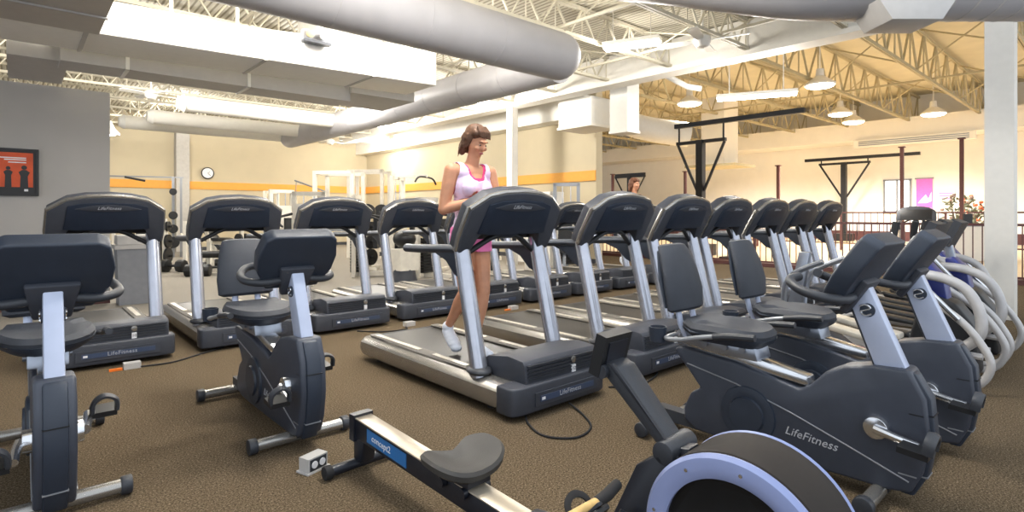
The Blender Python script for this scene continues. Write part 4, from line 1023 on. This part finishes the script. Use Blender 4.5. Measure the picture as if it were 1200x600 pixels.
def dumbbell_mesh(r=.06):
    m = MB(); m.cyl((-.07, 0, 0), (.07, 0, 0), .015, n=8)
    for s in (-1, 1): m.cyl((s*.06, 0, 0), (s*.14, 0, 0), r, n=8, bevel=.006)
    return m
def rack(label, px, d, rz, n=7, tiers=(.5, .85), tg='dumbbells on the rack'):
    x, y = DXY(px, d); t = thing('dumbbell_rack', label, 'dumbbell rack', (x, y, 0), rz)
    for s in (-1, 1):
        m = MB(); frame_bar(m, [(s*.95, -.25, 0), (s*.95, .15, 1.0), (s*.95, .25, 0)], .03); m.build('end_frame', M_whiteframe, t)
    for z in tiers: MB().box(-.95, .95, -.12+(.85-z)*-.3, .12+(.85-z)*-.3, z-.02, z+.01, .006).build('shelf', M_rim, t)
    db = None
    for z in tiers:
        for i in range(n):
            p = Matrix.Rotation(rz, 4, 'Z') @ Vector((-.8+1.6*i/(n-1), (.85-z)*-.3, z+.075))
            if db is None: db = dumbbell_mesh().build('dumbbell', M_black); o = db
            else: o = db.copy(); C.objects.link(o)
            o.location = (x+p.x, y+p.y, p.z); o.rotation_euler = (0, 0, rz+PI/2)
            tag(o, '%s dumbbell along the %s tier, %s' % (('first','second','third','fourth','fifth','sixth','seventh','eighth')[i], 'upper' if z > .6 else 'lower', tg), 'dumbbell', 'dumbbells on the '+tg)
rack('two-tier dumbbell rack seen through the second back-row treadmill', 292, 15.2, 0, 8, tg='rack behind the second back-row treadmill')
rack('two-tier dumbbell rack beside the grey wall above the bin', 152, 16.5, 0, 8, tg='rack above the grey bin')
def bench(label, px, d, rz, incl=.8):
    x, y = DXY(px, d); t = thing('weight_bench', label, 'weight bench', (x, y, 0), rz)
    m = MB(); frame_bar(m, [(-.22, -.5, .03), (.22, -.5, .03)], .03); frame_bar(m, [(0, -.5, .03), (0, -.45, .4), (0, .4, .4), (0, .55, .03)], .035); frame_bar(m, [(-.3, .55, .03), (.3, .55, .03)], .03); m.build('frame', M_whiteframe, t)
    MB().box(-.14, .14, -.55, -.05, .42, .50, .02).build('seat', M_black, t)
    MB().box(-.14, .14, 0, .75, -.04, .04, .02, M=T((0, 0, .47)) @ R(incl, 'X')).build('backrest', M_black, t)
    for s in (-1, 1):
        m = MB(); frame_bar(m, [(s*.5, .6, 0), (s*.5, .6, 1.1)], .035); m.build('upright', M_whiteframe, t)
    return t
bench('incline weight bench with white frame right of the weights', 262, 13.2, .7)
bench('white-framed bench in front of the power racks', 338, 12.0, -.4, .5)
bench('low bench with black pad near the far cable station', 172, 14.6, 1.2, .3)
dd = None
for px, py, s_, lab in ((203, 318, 1.9, 'large round dumbbell on the floor between the first two back-row treadmills'), (232, 323, 1.7, 'dark dumbbell on the floor left of the free backrest'), (249, 319, 1.7, 'dumbbell touching another on the floor beside the free backrest'), (262, 312, 1.4, 'smaller dumbbell lying just behind the pair on the floor')):
    d = 851.5/(py-250)*.985; x, y = DXY(px, d)
    if dd is None: dd = dumbbell_mesh(.075).build('dumbbell', M_black); o = dd
    else: o = dd.copy(); C.objects.link(o)
    o.location = (x, y, .075*s_); o.scale = (s_,)*3; o.rotation_euler = (0, 0, .3+px*.01); tag(o, lab, 'dumbbell', 'dumbbells on the floor')
def stack_machine(label, px, d, rz, H=2.1, arm=True, seat=True, dark=False):
    x, y = DXY(px, d); t = thing('weight_machine', label, 'weight machine', (x, y, 0), rz); fm = M_rim if dark else M_whiteframe
    m = MB(); 
    for s in (-1, 1): frame_bar(m, [(s*.28, 0, 0), (s*.28, 0, H)], .04)
    frame_bar(m, [(-.28, 0, H), (.28, 0, H)], .04); frame_bar(m, [(0, 0, .05), (0, -1.1, .05)], .045); frame_bar(m, [(-.3, -1.1, .05), (.3, -1.1, .05)], .035); m.build('frame', fm, t)
    wst = MB()
    for i in range(12): wst.box(-.2, .2, -.09, .09, .1+i*.06, .15+i*.06, .004)
    wst.build('weight_stack', M_black, t)
    for s in (-1, 1): MB().tube([(s*.1, 0, .1), (s*.1, 0, H-.05)], .012, 6).build('guide_rod', M_chrome, t)
    if seat:
        m = MB(); frame_bar(m, [(0, -.7, .05), (0, -.65, .42)], .035); m.build('seat_post', fm, t)
        MB().box(-.19, .19, -.9, -.5, .43, .51, .025).build('seat', M_black, t)
        MB().box(-.16, .16, -.45, -.37, .58, 1.2, .03).build('backrest', M_black, t)
    if arm:
        MB().tube(spline([(-.6, -.7, H-.12), (-.35, -.7, H+.0), (.35, -.7, H+.0), (.6, -.7, H-.12)], 5), .022, 8).build('pull_bar', M_black, t)
        m = MB(); frame_bar(m, [(0, 0, H+.04), (0, -.7, H+.04)], .035); m.build('boom', fm, t)
    else:
        for s in (-1, 1): MB().tube(spline([(s*.3, -.1, 1.3), (s*.5, -.5, 1.2), (s*.45, -.8, 1.0)], 5), .025, 8).build('press_arm', M_black, t)
    MB().box(-.25, .25, -.12, -.06, .9, 1.5, .01).build('shroud', M_whiteframe, t)
    return t
stack_machine('cable pulldown machine with a curved black bar left of the woman', 466, 12.8, .6, 2.12)
stack_machine('weight machine seen through the third back-row console', 362, 11.0, -.6, 1.7, False)
stack_machine('weight machine directly behind the power rack base', 418, 11.6, .9, 1.65, False)
stack_machine('seated press machine behind the fourth back-row treadmill', 500, 11.4, .3, 1.6, False)
stack_machine('tall cable machine near the pier on the back wall', 318, 18.2, .5, 2.0, False)
stack_machine('small white weight machine left of the power racks', 330, 13.6, .2, 1.85, False)
stack_machine('dark weight machine near the wall end, behind the woman\'s treadmill console', 664, 13.3, -.9, 2.0, False, dark=True)
stack_machine('weight machine by the side wall behind the woman', 540, 15.6, .9, 1.7, False)
stack_machine('weight machine between the woman and the wall end', 580, 11.9, .9, 1.7, False)
stack_machine('weight machine against the back wall left of the pier', 160, 18.5, .2, 1.9, False, dark=True)
# cable crossover with a high beam near the grey wall
x, y = DXY(203, 16.5); t = thing('cable_tower', 'dark cable tower with weight plates and long top beam by the pier', 'cable machine', (x, y, 0), -.2)
m = MB(); frame_bar(m, [(0, 0, 0), (0, 0, 2.35)], .035); frame_bar(m, [(.2, 0, 0), (.2, 0, 2.35)], .03); frame_bar(m, [(-1.8, .2, 2.38), (.25, 0, 2.38)], .02); m.build('tower_frame', M_rim, t)
for z, r_ in ((.45, .17), (.85, .13), (1.25, .12), (1.95, .10)): MB().lathe([(-.04, .02), (-.04, r_), (.04, r_), (.04, .02)], (.0, -.08, z), 'y', 24).build('weight_plate', M_black, t)
MB().tube([(-1.2, .12, 2.36), (-.7, .1, 2.26)], .03, 6).build('pull_bar', M_black, t)
MB().tube([(.2, -.1, .7), (.5, -.4, .2), (.6, -.5, .05)], .035, 8).build('leg_brace', M_whiteframe, t)
for px, d, lab in ((193, 13.2, 'short weight-plate tree beside the cable tower'), (283, 13.8, 'weight-plate tree behind the free backrest'), (432, 12.9, 'weight-plate tree in front of the tall racks')):
    x, y = DXY(px, d); t = thing('plate_tree', lab, 'weight plate tree', (x, y, 0), .6+px*.01)
    m = MB(); frame_bar(m, [(0, 0, .03), (0, 0, 1.15)], .04); frame_bar(m, [(-.3, 0, .04), (.3, 0, .04)], .035); frame_bar(m, [(0, -.3, .04), (0, .3, .04)], .035); m.build('frame', M_whiteframe, t)
    for i, (z, r_) in enumerate(((.3, .19), (.65, .16), (1.0, .12))):
        for s in (-1, 1):
            MB().lathe([(s*.05, .02), (s*.05, r_), (s*.10, r_), (s*.10, .03), (s*.18, .03), (s*.18, .001)], (0, 0, z), 'x', 24).build('weight_plate', M_black, t)
x, y = DXY(258, 12.2); t = thing('leg_curl_bench', 'white-framed leg bench with black roller pads between the first treadmills', 'weight bench', (x, y, 0), .9)
m = MB(); frame_bar(m, [(-.5, 0, .03), (-.5, 0, .7), (.6, 0, .6), (.6, 0, .03)], .035); frame_bar(m, [(-.5, -.3, .03), (-.5, .3, .03)], .03); frame_bar(m, [(.6, -.3, .03), (.6, .3, .03)], .03); frame_bar(m, [(-.5, 0, .7), (-.65, 0, 1.0)], .03); m.build('frame', M_whiteframe, t)
MB().prism([(-.45, .72), (.15, .68), (.6, .62), (.6, .70), (.15, .77), (-.45, .80)], -.16, .16, 'xz', .02).build('pad', M_black, t)
for z, x_ in ((1.0, -.65), (.45, -.62)): MB().cyl((x_, -.3, z), (x_, .3, z), .07, n=18, bevel=.01).build('roller_pad', M_black, t)
# leverage boom machine
x, y = DXY(370, 17.0); t = thing('leverage_machine', 'leverage machine with long slanting bar above the third back-row console', 'weight machine', (x, y, 0), -.75)
m = MB(); frame_bar(m, [(.1, 0, 0), (.1, 0, 1.9)], .045); frame_bar(m, [(-.3, -.3, .05), (-.3, .3, .05)], .04); frame_bar(m, [(-.3, 0, .05), (.5, 0, .05)], .04); m.build('frame', M_whiteframe, t)
MB().tube([(-.65, 0, 2.32), (.35, 0, 1.96)], .025, 8).build('lever_bar', M_rim, t)
MB().box(-.15, .35, -.2, .2, 1.82, 1.96, .03).build('counterweight_box', M_whiteframe, t)
MB().tube([(-.6, 0, 2.28), (-.62, 0, 1.9)], .012, 5).build('cable', M_rim, t)
x, y = DXY(474, 10.7); t = thing('exercise_ball', 'black exercise ball seen under the fourth back-row console', 'ball', (x, y, .82))
MB().ell((0, 0, 0), (.22, .22, .17), n=24).build('ball', M_black, t)
MB().box(-.2, .2, -.2, .2, -.6, -.2, .03).build('stand', M_whiteframe, t).location = (0, 0, 0)
MB().cyl((0, 0, -.82), (0, 0, -.58), .25, .2, 20).build('stand_base', M_char, t)
# tall white shelving cabinets along side wall
for i, (px, d, lab) in enumerate(((618, 15.2, 'white locker against the side wall just right of the far column'), (641, 14.1, 'white locker beside the dark machine at the wall end'))):
    x, y = DXY(px, d); t = thing('locker', lab, 'locker', (x, y, 0), PI/2)
    MB().box(-.35, .35, -.25, .25, 0, 1.85, .01).build('locker_body', M_white, t)
    MB().box(-.32, .32, -.27, -.25, .05, 1.8, .006).build('door', M_whitepan, t); MB().box(.22, .25, -.30, -.27, .9, 1.05, .004).build('handle', M_rim, t)
